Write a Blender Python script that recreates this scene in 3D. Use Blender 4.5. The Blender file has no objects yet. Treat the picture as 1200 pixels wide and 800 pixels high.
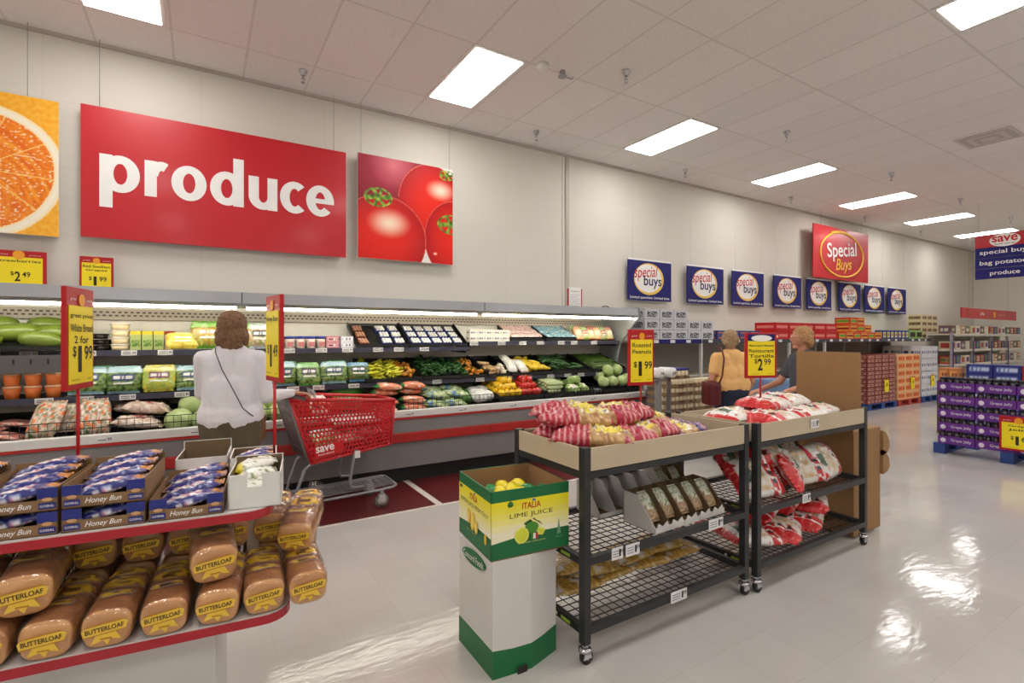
import bpy, bmesh, math, random
from mathutils import Matrix, Vector, noise
# ---------------------------------------------------------------- camera, light, exposure
SC = bpy.context.scene
COL = SC.collection
YAW = math.radians(31.6)
cam_d = bpy.data.cameras.new('camera'); cam = bpy.data.objects.new('camera', cam_d); COL.objects.link(cam)
cam_d.sensor_width = 36; cam_d.lens = 592/1200*36; cam_d.shift_y = -5/1200; cam_d.clip_start = .05
cam.location = (0, 0, 1.5); cam.rotation_euler = (math.pi/2, 0, -YAW)
SC.camera = cam
SC.view_settings.view_transform = 'Standard'; SC.view_settings.look = 'None'
SC.view_settings.exposure = 0.0; SC.view_settings.gamma = 1; SC.view_settings.use_curve_mapping = False
LAMP = 15.3          # strength of the ceiling troffers
TUBE = 26.0          # strength of the case tubes
w = bpy.data.worlds.new('world'); SC.world = w; w.use_nodes = True
w.node_tree.nodes['Background'].inputs[0].default_value = (1, .96, .9, 1)
w.node_tree.nodes['Background'].inputs[1].default_value = .3
# ---------------------------------------------------------------- helpers
random.seed(7)
PI = math.pi; R = math.radians; V = Vector
def ux(u, y, f=592.0):
    """x of the point at depth y from the wall-parallel plane seen along column u of the plan survey"""
    return y*math.tan(math.atan((u-600)/f)+YAW)
def lin(c):
    o = []
    for v in c[:3]:
        v /= 255.; o.append(v/12.92 if v <= .04045 else ((v+.055)/1.055)**2.4)
    return tuple(o)
MATS = {}
def mat(name, rgb=(200,200,200), rough=.5, metal=0, noise_amt=.06, scale=8, coat=0, bump=0, bscale=60, emit=0, alpha=1, trans=0, spec=.5, detail=4, stretch=None):
    if name in MATS: return MATS[name]
    m = bpy.data.materials.new(name); m.use_nodes = True; nt = m.node_tree; N = nt.nodes; L = nt.links
    b = N['Principled BSDF']; c = lin(rgb)
    b.inputs['Roughness'].default_value = rough; b.inputs['Metallic'].default_value = metal
    b.inputs['Specular IOR Level'].default_value = spec
    if coat: b.inputs['Coat Weight'].default_value = coat; b.inputs['Coat Roughness'].default_value = .12
    if trans: b.inputs['Transmission Weight'].default_value = trans; b.inputs['IOR'].default_value = 1.1
    if alpha < 1: b.inputs['Alpha'].default_value = alpha
    tc = N.new('ShaderNodeTexCoord')
    nz = N.new('ShaderNodeTexNoise'); nz.inputs['Scale'].default_value = scale; nz.inputs['Detail'].default_value = detail
    src = tc.outputs['Object']
    if stretch:
        mp = N.new('ShaderNodeMapping'); mp.inputs['Scale'].default_value = stretch; L.new(src, mp.inputs[0]); src = mp.outputs[0]
    L.new(src, nz.inputs['Vector'])
    mx = N.new('ShaderNodeMix'); mx.data_type = 'RGBA'
    mx.inputs[6].default_value = tuple(max(0, x*(1-noise_amt)) for x in c)+(1,)
    mx.inputs[7].default_value = tuple(min(1, x*(1+noise_amt)) for x in c)+(1,)
    L.new(nz.outputs[0], mx.inputs[0]); L.new(mx.outputs[2], b.inputs['Base Color'])
    if emit:
        b.inputs['Emission Color'].default_value = c+(1,); b.inputs['Emission Strength'].default_value = emit
    if bump:
        n2 = N.new('ShaderNodeTexNoise'); n2.inputs['Scale'].default_value = bscale; L.new(src, n2.inputs['Vector'])
        bp = N.new('ShaderNodeBump'); bp.inputs['Strength'].default_value = bump; bp.inputs['Distance'].default_value = .01
        L.new(n2.outputs[0], bp.inputs['Height']); L.new(bp.outputs[0], b.inputs['Normal'])
    MATS[name] = m; return m
def vmat(name, rough=.35, coat=.3, bump=.3, bscale=40, spec=.5):
    """material that takes its colours from the printed pattern stored on the mesh"""
    if name in MATS: return MATS[name]
    m = mat(name, rough=rough, coat=coat, bump=bump, bscale=bscale, spec=spec); nt = m.node_tree
    a = nt.nodes.new('ShaderNodeAttribute'); a.attribute_name = 'print'
    nt.links.new(a.outputs[0], nt.nodes['Principled BSDF'].inputs['Base Color']); return m
def gray(v): return (v, v, v)
_T = {}
def text_geo(s, bold=0, shear=0, space=1):
    k = (s, bold, shear, space)
    if k in _T: return _T[k]
    c = bpy.data.curves.new('t', 'FONT'); c.body = s; c.size = 1; c.offset = bold*.45; c.shear = shear; c.space_character = space; c.resolution_u = 4
    c.align_x = 'CENTER'
    o = bpy.data.objects.new('t', c); COL.objects.link(o)
    me = bpy.data.meshes.new_from_object(o)
    vs = [v.co.copy() for v in me.vertices]; fs = [tuple(p.vertices) for p in me.polygons]
    bpy.data.objects.remove(o); bpy.data.meshes.remove(me); bpy.data.curves.remove(c)
    if vs:
        x0 = min(v.x for v in vs); x1 = max(v.x for v in vs); y0 = min(v.y for v in vs); y1 = max(v.y for v in vs)
    else: x0 = x1 = y0 = y1 = 0
    _T[k] = (vs, fs, (x0, x1, y0, y1)); return _T[k]
class MB:
    def __init__(s): s.bm = bmesh.new(); s.mats = []; s.T = Matrix()
    def mi(s, m):
        if m not in s.mats: s.mats.append(m)
        return s.mats.index(m)
    def add(s, vs, fs, m, smooth=False):
        i = s.mi(m); bv = [s.bm.verts.new(s.T @ V(v)) for v in vs]; out = []
        for f in fs:
            try: q = s.bm.faces.new([bv[j] for j in f])
            except ValueError: continue
            q.material_index = i; q.smooth = smooth; out.append(q)
        return bv, out
    def box(s, x0, x1, y0, y1, z0, z1, m, bevel=0):
        vs = [(x, y, z) for x in (x0, x1) for y in (y0, y1) for z in (z0, z1)]
        fs = [(0,1,3,2),(4,6,7,5),(0,4,5,1),(2,3,7,6),(0,2,6,4),(1,5,7,3)]
        bv, bf = s.add(vs, fs, m)
        if bevel:
            es = list({e for f in bf for e in f.edges})
            bmesh.ops.bevel(s.bm, geom=es, offset=bevel, segments=2, profile=.6, affect='EDGES', clamp_overlap=True)
        return s
    def hexa(s, p, m):   # eight corners: bottom ring then top ring
        s.add(p, [(3,2,1,0),(4,5,6,7),(0,1,5,4),(1,2,6,5),(2,3,7,6),(3,0,4,7)], m); return s
    def ring(s, rings, m, caps=True, closed=False, smooth=True):
        n = len(rings[0]); vs = [p for r in rings for p in r]; fs = []
        k = len(rings)
        for i in range(k if closed else k-1):
            a = i*n; b = ((i+1) % k)*n
            for j in range(n): fs.append((a+j, a+(j+1) % n, b+(j+1) % n, b+j))
        if caps and not closed: fs.append(tuple(range(n-1, -1, -1))); fs.append(tuple((k-1)*n+j for j in range(n)))
        s.add(vs, fs, m, smooth); return s
    def tube(s, pts, r, m, n=6, closed=False):
        pts = [V(p) for p in pts]; rings = []; k = len(pts); up = None
        rr = r if isinstance(r, (list, tuple)) else [r]*k
        for i, p in enumerate(pts):
            if closed: d = pts[(i+1) % k]-pts[i-1]
            else: d = (pts[min(i+1, k-1)]-pts[max(i-1, 0)])
            if d.length < 1e-9: d = V((0, 0, 1))
            d.normalize()
            if up is None: up = V((0, 0, 1)) if abs(d.z) < .9 else V((1, 0, 0))
            a = d.cross(up)
            if a.length < 1e-4: a = d.orthogonal()
            a.normalize(); b = a.cross(d).normalized(); up = b
            rings.append([p+(a*math.cos(2*PI*j/n)+b*math.sin(2*PI*j/n))*rr[i] for j in range(n)])
        return s.ring(rings, m, True, closed, n > 4)
    def cyl(s, p0, p1, r, m, r2=None, n=14):
        return s.tube([p0, p1], [r, r if r2 is None else r2], m, n)
    def lathe(s, prof, m, c=(0,0,0), n=16, axis=None):
        rings = []
        for r, z in prof:
            rr = [V((r*math.cos(2*PI*j/n), r*math.sin(2*PI*j/n), z)) for j in range(n)]
            if axis is not None: rr = [axis @ q for q in rr]
            rings.append([q+V(c) for q in rr])
        return s.ring(rings, m)
    def ell(s, c, r, m, nu=14, nv=9, fn=None, M=None):
        rings = []
        for i in range(nv+1):
            a = -PI/2+PI*i/nv; a = max(-PI/2+.06, min(PI/2-.06, a)); row = []
            for j in range(nu):
                b = 2*PI*j/nu; d = V((math.cos(a)*math.cos(b), math.cos(a)*math.sin(b), math.sin(a)))
                k = fn(d) if fn else 1
                q = V((d.x*r[0]*k, d.y*r[1]*k, d.z*r[2]*k))
                if M is not None: q = M @ q
                row.append(q+V(c))
            rings.append(row)
        return s.ring(rings, m)
    def prism(s, pts, y0, y1, m):   # polygon in x-z pushed along y
        n = len(pts); vs = [(x, y0, z) for x, z in pts]+[(x, y1, z) for x, z in pts]
        s.add(vs, [tuple(range(n)), tuple(range(2*n-1, n-1, -1))]+[(i, i+n, (i+1) % n+n, (i+1) % n) for i in range(n)], m); return s
    def prismz(s, pts, z0, z1, m, bottom=True):
        n = len(pts); vs = [(x, y, z0) for x, y in pts]+[(x, y, z1) for x, y in pts]
        s.add(vs, [tuple(range(n-1, -1, -1)), tuple(range(n, 2*n))]+[(i, (i+1) % n, (i+1) % n+n, i+n) for i in range(n)], m); return s
    def disc(s, cx, cz, rx, rz, y, m, t=.002, n=28, a0=0, a1=2*PI):
        return s.prism([(cx+rx*math.cos(a0+(a1-a0)*i/n), cz+rz*math.sin(a0+(a1-a0)*i/n)) for i in range(n)], y-t, y, m)
    def text(s, t, cx, cz, w, h, y, m, bold=0, shear=0, rot=0, M=None):
        """lettering fitted to w x h, in the x-z plane facing -y"""
        vs, fs, (x0, x1, y0, y1) = text_geo(t, bold, shear)
        if not vs: return s
        kx = w/max(x1-x0, 1e-6); kz = h/max(y1-y0, 1e-6); ca, sa = math.cos(rot), math.sin(rot); out = []
        for v in vs:
            a = (v.x-(x0+x1)/2)*kx; b = (v.y-(y0+y1)/2)*kz
            p = V((cx+a*ca-b*sa, y, cz+a*sa+b*ca)); out.append(M @ p if M is not None else p)
        s.add(out, fs, m); return s
    def mesh(s, name):
        me = bpy.data.meshes.new(name); bmesh.ops.recalc_face_normals(s.bm, faces=s.bm.faces) if len(s.bm.faces) < 1 else None
        s.bm.to_mesh(me); s.bm.free()
        for m in s.mats: me.materials.append(m)
        return me
    def build(s, name, parent=None, loc=(0,0,0), rot=(0,0,0)):
        return link(name, s.mesh(name), parent, loc, rot)
def link(name, me, parent=None, loc=(0,0,0), rot=(0,0,0), scale=1):
    o = bpy.data.objects.new(name, me); COL.objects.link(o); o.location = loc; o.rotation_euler = rot
    if scale != 1: o.scale = (scale,)*3 if not isinstance(scale, tuple) else scale
    if parent: o.parent = parent
    return o
def trim_label(t):
    for a, b in (('counted left to right and front to back','counting left to right'),(' from the left',' from left'),(' from the floor',' up'),(' from the right end',' from right'),(' of its stack',''),(' on the upper shelf',' on upper shelf'),(' in the top tray in the ',' in the top tray, '),(' in the bottom tray in the ',' in the bottom tray, '),(' from its front',' from front'),(' of the lower tier',''),(' from the red pole',''),(' from the produce wall',' out'),(' the ',' '),(' red and white',''),(' low row first','')):
        if len(t.split()) > 16: t = t.replace(a, b)
    return t
def tag(o, label, cat, group=None, kind=None):
    o['label'] = trim_label(label); o['category'] = cat
    if group: o['group'] = group
    if kind: o['kind'] = kind
    return o
def thing(name, label, cat, loc=(0,0,0), rz=0, group=None):
    o = bpy.data.objects.new(name, None); COL.objects.link(o); o.location = loc; o.rotation_euler = (0, 0, rz); o.empty_display_size = .1
    return tag(o, label, cat, group)
def put(name, me, label, cat, loc, rot=(0,0,0), group=None, scale=1):
    return tag(link(name, me, None, loc, rot, scale), label, cat, group)
def struct(o): o['kind'] = 'structure'; return o
def dup(o, loc, rot=None, label=None, scale=None):
    c = o.copy(); COL.objects.link(c); c.location = loc
    if rot is not None: c.rotation_euler = rot
    if label: c['label'] = label
    if scale: c.scale = (scale,)*3 if not isinstance(scale, tuple) else scale
    for ch in list(o.children):
        d = ch.copy(); COL.objects.link(d); d.parent = c
        for g in list(ch.children):
            e = g.copy(); COL.objects.link(e); e.parent = d
    return c
ORD = ['first','second','third','fourth','fifth','sixth','seventh','eighth','ninth','tenth','eleventh','twelfth','thirteenth','fourteenth','fifteenth','sixteenth','seventeenth','eighteenth','nineteenth','twentieth']
def grid_print(w, h, nx, nz, fn, m, name):
    """flat printed sheet in x-z facing -y, colours per point"""
    me = bpy.data.meshes.new(name); vs = []; cs = []
    for j in range(nz+1):
        for i in range(nx+1):
            u, v = i/nx, j/nz; vs.append(((u-.5)*w, 0, v*h)); cs.append(lin(fn(u, v))+(1,))
    fs = [(j*(nx+1)+i, j*(nx+1)+i+1, (j+1)*(nx+1)+i+1, (j+1)*(nx+1)+i) for j in range(nz) for i in range(nx)]
    me.from_pydata(vs, [], fs); a = me.color_attributes.new('print', 'FLOAT_COLOR', 'POINT')
    for k, c in enumerate(cs): a.data[k].color = c
    me.materials.append(m); return me
def nz(x, y, z=0): return noise.noise(V((x, y, z)))
def mixc(a, b, t):
    t = max(0, min(1, t)); return tuple(a[i]*(1-t)+b[i]*t for i in range(3))
def bag_mesh(name, w, l, h, fn, seed=0, lump=.12, lumps=7, wr_=.10, m=None, nu=22, nv=34, fin=.05, flat=.45, crimp=.78):
    """filled film bag lying down: width x, length y, sealed ends; fn(u,v) gives the print"""
    me = bpy.data.meshes.new(name); vs = []; cs = []; top = []; bot = []
    for side in (0, 1):
        rows = []
        for j in range(nv+1):
            v = j/nv; e = min(v, 1-v); body = max(0, min(1, (e-fin)/(.5-fin)))
            prof = (1-(1-body)**3.0)**.6 if body > 0 else 0
            row = []
            for i in range(nu+1):
                u = i/nu; q = abs(2*u-1); sec = max(0, 1-q**2.6)**.55
                wd = w*(crimp+(1-crimp)*min(1, (prof*1.25)) if e > fin else crimp+.08)
                wr = nz(u*lumps+seed*3.7, v*lumps*l/w, seed*1.3)
                fold = abs(nz(u*3.1+seed, v*11+u*4, seed*2.1)); fold2 = abs(nz(u*10+seed*2, v*4-u*3, seed)); z = h*prof*sec*(1+lump*2*wr-wr_*2.2*max(0,.25-fold)-wr_*2*max(0,.2-fold2)*(1 if e<.35 else .5))
                x = (u-.5)*wd*(1+.03*nz(v*9, seed)); y = (v-.5)*l
                if e <= fin: z = .004*math.sin(u*nu*1.7)*1.0+.004
                fl = flat
                zz = h*fl + (z*(1-fl) if side == 0 else -z*fl*.95)
                if e <= fin: zz = h*fl*.7+z
                row.append(len(vs)); vs.append((x, y, zz)); cs.append(lin(fn(u, v) if side == 0 else fn(1-u, v))+(1,))
            rows.append(row)
        (top if side == 0 else bot).extend(rows)
    fs = []
    for j in range(nv):
        for i in range(nu):
            fs.append((top[j][i], top[j][i+1], top[j+1][i+1], top[j+1][i])); fs.append((bot[j][i], bot[j+1][i], bot[j+1][i+1], bot[j][i+1]))
    me.from_pydata(vs, [], fs); a = me.color_attributes.new('print', 'FLOAT_COLOR', 'POINT')
    for k, c in enumerate(cs): a.data[k].color = c
    bm = bmesh.new(); bm.from_mesh(me); bmesh.ops.remove_doubles(bm, verts=bm.verts, dist=.0006); bm.to_mesh(me); bm.free()
    for p in me.polygons: p.use_smooth = True
    me.materials.append(m or vmat('printed_film')); return me
FILM = vmat('printed_film', rough=.3, coat=.5, bump=.5, bscale=45)
PRINT = vmat('printed_board', rough=.5, coat=.05, bump=0, spec=.3)
WHITE = mat('white_paint', (226,224,219), .45); OFFW = mat('off_white_card', (214,211,206), .6)
BLACK = mat('black_plastic', (22,22,24), .45); DARK = mat('charcoal_steel', (42,43,45), .42, spec=.4)
REDP = mat('red_plastic', (180,22,28), .45, coat=.08, spec=.35); YEL = mat('price_yellow', (246,222,20), .5, noise_amt=.03)
INK = mat('black_ink', (28,26,26), .6); CHROME = mat('chrome', (190,192,195), .18, metal=1)
STEEL = mat('brushed_steel', (168,168,168), .35, metal=.9); CARD = mat('brown_cardboard', (152,116,76), .8, noise_amt=.1, scale=14)
TAG = mat('tag_paper', (228,226,226), .6); BLUE = mat('sign_blue', (28,28,104), .6, spec=.3); REDS = mat('sign_red', (194,14,30), .4, coat=.15, noise_amt=.03)
PAPERW = mat('print_white', (240,238,234), .5)
# ---------------------------------------------------------------- the room
CH = 4.265; WY = 6.1; XE = 21.3; XW = -7.5; YS = -9.0
def floor_material():
    m = mat('vinyl_tile_floor', (196,190,180), .2, spec=.5); nt = m.node_tree; N = nt.nodes; L = nt.links; b = N['Principled BSDF']
    tc = N.new('ShaderNodeTexCoord'); br = N.new('ShaderNodeTexBrick'); br.offset = 0
    br.inputs['Scale'].default_value = 1; br.inputs['Brick Width'].default_value = .305; br.inputs['Row Height'].default_value = .305
    br.inputs['Mortar Size'].default_value = .0012; br.inputs['Mortar Smooth'].default_value = .3
    br.inputs['Color1'].default_value = lin((193,189,184))+(1,); br.inputs['Color2'].default_value = lin((198,194,189))+(1,); br.inputs['Mortar'].default_value = lin((180,175,169))+(1,)
    L.new(tc.outputs['Object'], br.inputs['Vector'])
    n1 = N.new('ShaderNodeTexNoise'); n1.inputs['Scale'].default_value = 1.3; n1.inputs['Detail'].default_value = 8; L.new(tc.outputs['Object'], n1.inputs['Vector'])
    mx = N.new('ShaderNodeMix'); mx.data_type = 'RGBA'; mx.blend_type = 'MULTIPLY'; mx.inputs[0].default_value = .35
    L.new(br.outputs[0], mx.inputs[6])
    cr = N.new('ShaderNodeValToRGB'); cr.color_ramp.elements[0].position = .3; cr.color_ramp.elements[0].color = (.72,.7,.68,1); cr.color_ramp.elements[1].position = .65; cr.color_ramp.elements[1].color = (1,1,1,1)
    L.new(n1.outputs[0], cr.inputs[0]); L.new(cr.outputs[0], mx.inputs[7]); L.new(mx.outputs[2], b.inputs['Base Color'])
    n2 = N.new('ShaderNodeTexNoise'); n2.inputs['Scale'].default_value = 7; n2.inputs['Detail'].default_value = 3
    mp = N.new('ShaderNodeMapping'); mp.inputs['Scale'].default_value = (1.0, 3.0, 1); L.new(tc.outputs['Object'], mp.inputs[0]); L.new(mp.outputs[0], n2.inputs['Vector'])
    bp = N.new('ShaderNodeBump'); bp.inputs['Strength'].default_value = .07; bp.inputs['Distance'].default_value = .02; L.new(n2.outputs[0], bp.inputs['Height']); L.new(bp.outputs[0], b.inputs['Normal'])
    r = N.new('ShaderNodeMapRange'); r.inputs[3].default_value = .06; r.inputs[4].default_value = .13; L.new(n1.outputs[0], r.inputs[0]); L.new(r.outputs[0], b.inputs['Roughness'])
    return m
def ceiling_material():
    m = mat('acoustic_ceiling_tile', (218,208,202), .85, spec=.2); nt = m.node_tree; N = nt.nodes; L = nt.links; b = N['Principled BSDF']
    tc = N.new('ShaderNodeTexCoord'); mp = N.new('ShaderNodeMapping'); mp.inputs['Location'].default_value = (.84, -5.46+1.22*20, 0); L.new(tc.outputs['Object'], mp.inputs[0])
    br = N.new('ShaderNodeTexBrick'); br.offset = 0; br.inputs['Scale'].default_value = 1; br.inputs['Brick Width'].default_value = .61; br.inputs['Row Height'].default_value = 1.22
    br.inputs['Mortar Size'].default_value = .011; br.inputs['Mortar Smooth'].default_value = .1
    br.inputs['Color1'].default_value = lin((240,234,231))+(1,); br.inputs['Color2'].default_value = lin((236,230,227))+(1,); br.inputs['Mortar'].default_value = lin((222,215,210))+(1,)
    L.new(mp.outputs[0], br.inputs['Vector']); 
    n1 = N.new('ShaderNodeTexNoise'); n1.inputs['Scale'].default_value = 55; n1.inputs['Detail'].default_value = 3; L.new(tc.outputs['Object'], n1.inputs['Vector'])
    mx = N.new('ShaderNodeMix'); mx.data_type = 'RGBA'; mx.blend_type = 'MULTIPLY'; mx.inputs[0].default_value = .3
    L.new(br.outputs[0], mx.inputs[6]); L.new(n1.outputs[0], mx.inputs[7]); 
    cr = N.new('ShaderNodeValToRGB'); cr.color_ramp.elements[0].position = .35; cr.color_ramp.elements[0].color = (.8,.8,.8,1); cr.color_ramp.elements[1].position = .5; cr.color_ramp.elements[1].color = (1,1,1,1)
    L.new(n1.outputs[0], cr.inputs[0]); L.new(cr.outputs[0], mx.inputs[7]); L.new(mx.outputs[2], b.inputs['Base Color'])
    return m
def wall_material():
    m = mat('painted_block_wall', (214,208,192), .7, spec=.3); nt = m.node_tree; N = nt.nodes; L = nt.links; b = N['Principled BSDF']
    tc = N.new('ShaderNodeTexCoord'); sx = N.new('ShaderNodeSeparateXYZ'); L.new(tc.outputs['Object'], sx.inputs[0])
    ad = N.new('ShaderNodeMath'); ad.operation = 'ADD'; L.new(sx.outputs[0], ad.inputs[0]); L.new(sx.outputs[1], ad.inputs[1])
    cb = N.new('ShaderNodeCombineXYZ'); L.new(ad.outputs[0], cb.inputs[0]); L.new(sx.outputs[2], cb.inputs[1])
    br = N.new('ShaderNodeTexBrick'); br.offset = 0; br.inputs['Scale'].default_value = 1; br.inputs['Brick Width'].default_value = 1.22; br.inputs['Row Height'].default_value = .61
    br.inputs['Mortar Size'].default_value = .004; br.inputs['Mortar Smooth'].default_value = .5
    br.inputs['Color1'].default_value = lin((221,216,205))+(1,); br.inputs['Color2'].default_value = lin((218,213,202))+(1,); br.inputs['Mortar'].default_value = lin((212,205,191))+(1,)
    L.new(cb.outputs[0], br.inputs['Vector']); L.new(br.outputs[0], b.inputs['Base Color']); return m
FM, CM, WM = floor_material(), ceiling_material(), wall_material()
def plane(name, vs, m): 
    q = MB(); q.add(vs, [(0,1,2,3)], m); return struct(q.build(name))
q = MB(); q.box(XW,XE,YS,WY,-.1,0,FM); struct(q.build('floor'))
q = MB(); q.box(XW,XE,YS,WY,CH,CH+.1,CM); struct(q.build('ceiling'))
q = MB(); q.box(XW,XE,WY,WY+.15,0,CH,WM); struct(q.build('wall_back'))
q = MB(); q.box(XE,XE+.15,YS,WY,0,CH,WM); struct(q.build('wall_right'))
q = MB(); q.box(XW-.15,XW,YS,WY,0,CH,WM); struct(q.build('wall_left'))
q = MB(); q.box(XW,XE,YS-.15,YS,0,CH,WM); struct(q.build('wall_front'))
q = MB(); q.box(XW,XE,WY-.03,WY,CH-.03,CH,mat('angle_trim', (196,186,178), .5)); struct(q.build('trim_1'))
q = MB(); q.box(4.70,4.76,WY-.02,WY-.001,0,CH-.03,mat('joint_strip', (190,182,168), .5)); q.box(4.64,4.66,WY-.01,WY-.001,0,CH-.03,WM); struct(q.build('trim_2'))
# maroon floor strip in front of the cold case with its white cross line
mar = mat('maroon_tile', (96,30,32), .3, noise_amt=.15, scale=5)
q = MB(); q.box(XW,5.3,4.2,5.3,0,.002,mar); struct(q.build('floor_maroon_band'))
q = MB(); q.box(1.79,1.85,4.2,5.3,.002,.004,mat('white_tile', (222,214,205), .3)); q.box(XW,5.3,4.17,4.2,0,.004,mat('white_tile')); struct(q.build('floor_white_stripe'))
# ceiling lights; the two rows behind the camera are unseen, added for lighting
GLOW = mat('lit_diffuser', (254,251,248), .5, emit=LAMP, noise_amt=0)
FRAME = mat('white_lamp_frame', (225,220,214), .5)
def light_mesh():
    a = MB(); a.box(-.30,.30,-.61,.61,-.012,0,FRAME); 
    d = MB(); d.box(-.262,.262,-.575,.575,-.016,-.0125,GLOW); return a.mesh('lamp_frame'), d.mesh('diffuser')
lf, ld = light_mesh(); n = 0
for r, y in enumerate((4.84, 1.17, -2.5, -6.2)):
    for k in range(9):
        x = -6.64+3.05*k+ (0 if True else 0)
        x = -.56+3.05*(k-2)
        if x > XE-.6: continue
        pos = ['row nearest the produce wall', 'second row from the produce wall','added unseen third row from the produce wall','added unseen row farthest from the produce wall'][r]
        lab = f'{ORD[k]} recessed ceiling light from the left end, {pos}'
        t = thing('ceiling_light', lab, 'light', (x, y, CH), 0, 'recessed ceiling lights')
        link('frame', lf, t); link('diffuser', ld, t)
# sprinklers
q = MB(); q.lathe([(.0,0),(.045,0),(.045,-.012),(.032,-.02),(.028,-.05),(.02,-.055)][::-1], CHROME); sp1 = q.mesh('escutcheon')
q = MB(); q.cyl((0,0,-.05),(0,0,-.085),.011,CHROME,n=10); q.tube([(-.016,0,-.08),(-.018,0,-.1),(0,0,-.125)],.003,CHROME); q.tube([(.016,0,-.08),(.018,0,-.1),(0,0,-.125)],.003,CHROME); q.box(-.017,.017,-.004,.004,-.085,-.08,CHROME); q.cyl((0,0,-.124),(0,0,-.128),.02,CHROME); sp2 = q.mesh('head')
SPR = [(.9,5.6,'above the produce sign'),(3.83,5.6,'right of the tomato picture'),(3.76,3.85,'near the smoke detector'),(6.70,3.85,'above the third light'),(6.8,5.6,'above the blue signs'),(9.9,3.9,'beside the fourth light'),(12.9,3.9,'beside the fifth light'),(9.9,5.6,'beside the big red sign'),(12.9,5.6,'right of the big red sign'),(15.9,3.9,'near the far hanging sign'),(15.9,5.6,'near the far wall corner')]
for x, y, s in SPR:
    t = thing('fire_sprinkler', f'small chrome ceiling fire sprinkler {s}', 'sprinkler', (x, y, CH), 0, 'ceiling fire sprinklers'); link('escutcheon', sp1, t); link('sprinkler_head', sp2, t)
q = MB(); q.lathe([(.0,-.045),(.045,-.042),(.058,-.025),(.06,0),(0,0)], WHITE, n=20); o = q.build('smoke_detector', None, (2.95,4.2,CH)); tag(o, 'round white smoke detector on the ceiling between the lights', 'smoke detector')
q = MB(); q.cyl((0,0,-.05),(0,0,0),.03,CHROME); q.cyl((0,0,-.06),(0,0,-.05),.045,STEEL); q.tube([(0,0,-.05),(.12,0,-.05),(.14,0,-.03)],.006,STEEL); o = q.build('motion_sensor', None, (3.2,4.2,CH)); tag(o, 'small metal sensor with arm right of the smoke detector', 'sensor')
q = MB(); q.box(-.3,.3,-.3,.3,-.012,0,mat('vent_grey', (206,198,192), .6)); 
for i in range(4):
    a = .26-.06*i; q.box(-a,a,-a,a,-.014-.003*i,-.012-.003*i,mat('vent_grey') if i % 2 else mat('vent_dark', (186,178,172), .7))
o = q.build('air_vent', None, (9.3,2.5,CH)); tag(o, 'square grey ceiling air diffuser above the aisle', 'vent')
# ---------------------------------------------------------------- signs on the wall
SY = 6.0
WIRE = mat('thin_wire', (150,146,138), .4, metal=.5)
WIRES = mat('white_cord', (228,222,212), .5)
def hangers(parent, xs, z, y=0, top=CH, r=.0025, m=None):
    for x in xs:
        h = MB(); h.cyl((x,y,z),(x,y,top),r,m or WIRE,n=5); h.build('hanging_wire', parent)
def board(name, label, cat, x, z, w, h, m, t=.02, y=SY, group=None, rz=0, wires=None):
    o = thing(name, label, cat, (x, y, 0), rz, group)
    b = MB(); b.box(-w/2,w/2,0,t,z,z+h,m); b.build('board', o)
    if wires: hangers(o, wires, z+h, t/2)
    return o
o = board('produce_sign', 'wide red wall sign reading produce in white letters', 'sign', .245, 2.425, 2.37, 1.215, REDS, wires=(-1.05,1.05))
def band_arc(b, cx, cz, rx, rz, a0, a1, wx, wz, m, n=30, y=-.003):
    vs=[]; fs=[]
    for i in range(n+1):
        a=R(a0+(a1-a0)*i/n); vs+=[(cx+rx*math.cos(a),y,cz+rz*math.sin(a)),(cx+(rx-wx)*math.cos(a),y,cz+(rz-wz)*math.sin(a))]
    for i in range(n): fs.append((2*i,2*i+1,2*i+3,2*i+2))
    b.add(vs,fs,m)
def produce_word(b, x, z, h, m):
    """heavy rounded sans lettering from strokes; h is the x-height"""
    s=h*.30; t=h*.22; y=-.003; rx=h*.46
    def stem(x0,z0,z1,w=s): b.add([(x0,y-.0004,z0),(x0+w,y-.0004,z0),(x0+w,y-.0004,z1),(x0,y-.0004,z1)],[(0,1,2,3)],m)
    def bowl(cx,a0=0,a1=360): band_arc(b,cx,z+h/2,rx,h/2,a0,a1,s,t,m)
    stem(x,z-h*.42,z+h*.99); bowl(x+rx+.02*h); x+=2*rx+.02*h+.11*h
    stem(x,z,z+h*.99); band_arc(b,x+s*.5+h*.27,z+h*.52,h*.36,h*.48,62,165,s*.9,t*1.15,m); x+=h*.64+.02*h
    bowl(x+rx); x+=2*rx+.09*h
    bowl(x+rx); stem(x+2*rx-s+.02*h,z,z+h*1.42); x+=2*rx+.02*h+.14*h
    stem(x,z+h*.36,z+h*.99); band_arc(b,x+rx*.93,z+h*.40,rx*.93,h*.40,180,360,s,t,m); stem(x+rx*1.86-s,z,z+h*.99); x+=rx*1.86+.1*h
    bowl(x+rx*.95,48,312); x+=rx*1.62+.06*h
    bowl(x+rx,0,318); b.add([(x+s*.6,y-.0004,z+h*.42),(x+2*rx,y-.0004,z+h*.42),(x+2*rx,y-.0004,z+h*.57),(x+s*.6,y-.0004,z+h*.57)],[(0,1,2,3)],m)
    return x+2*rx
HX=.35
q = MB(); wd = produce_word(q, 0, 0, HX, PAPERW); q.bm.free(); q = MB(); q.T = Matrix.Diagonal((2.10/wd,1,1,1)); produce_word(q, -wd/2, 2.862, HX, PAPERW); q.build('lettering', o)
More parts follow.
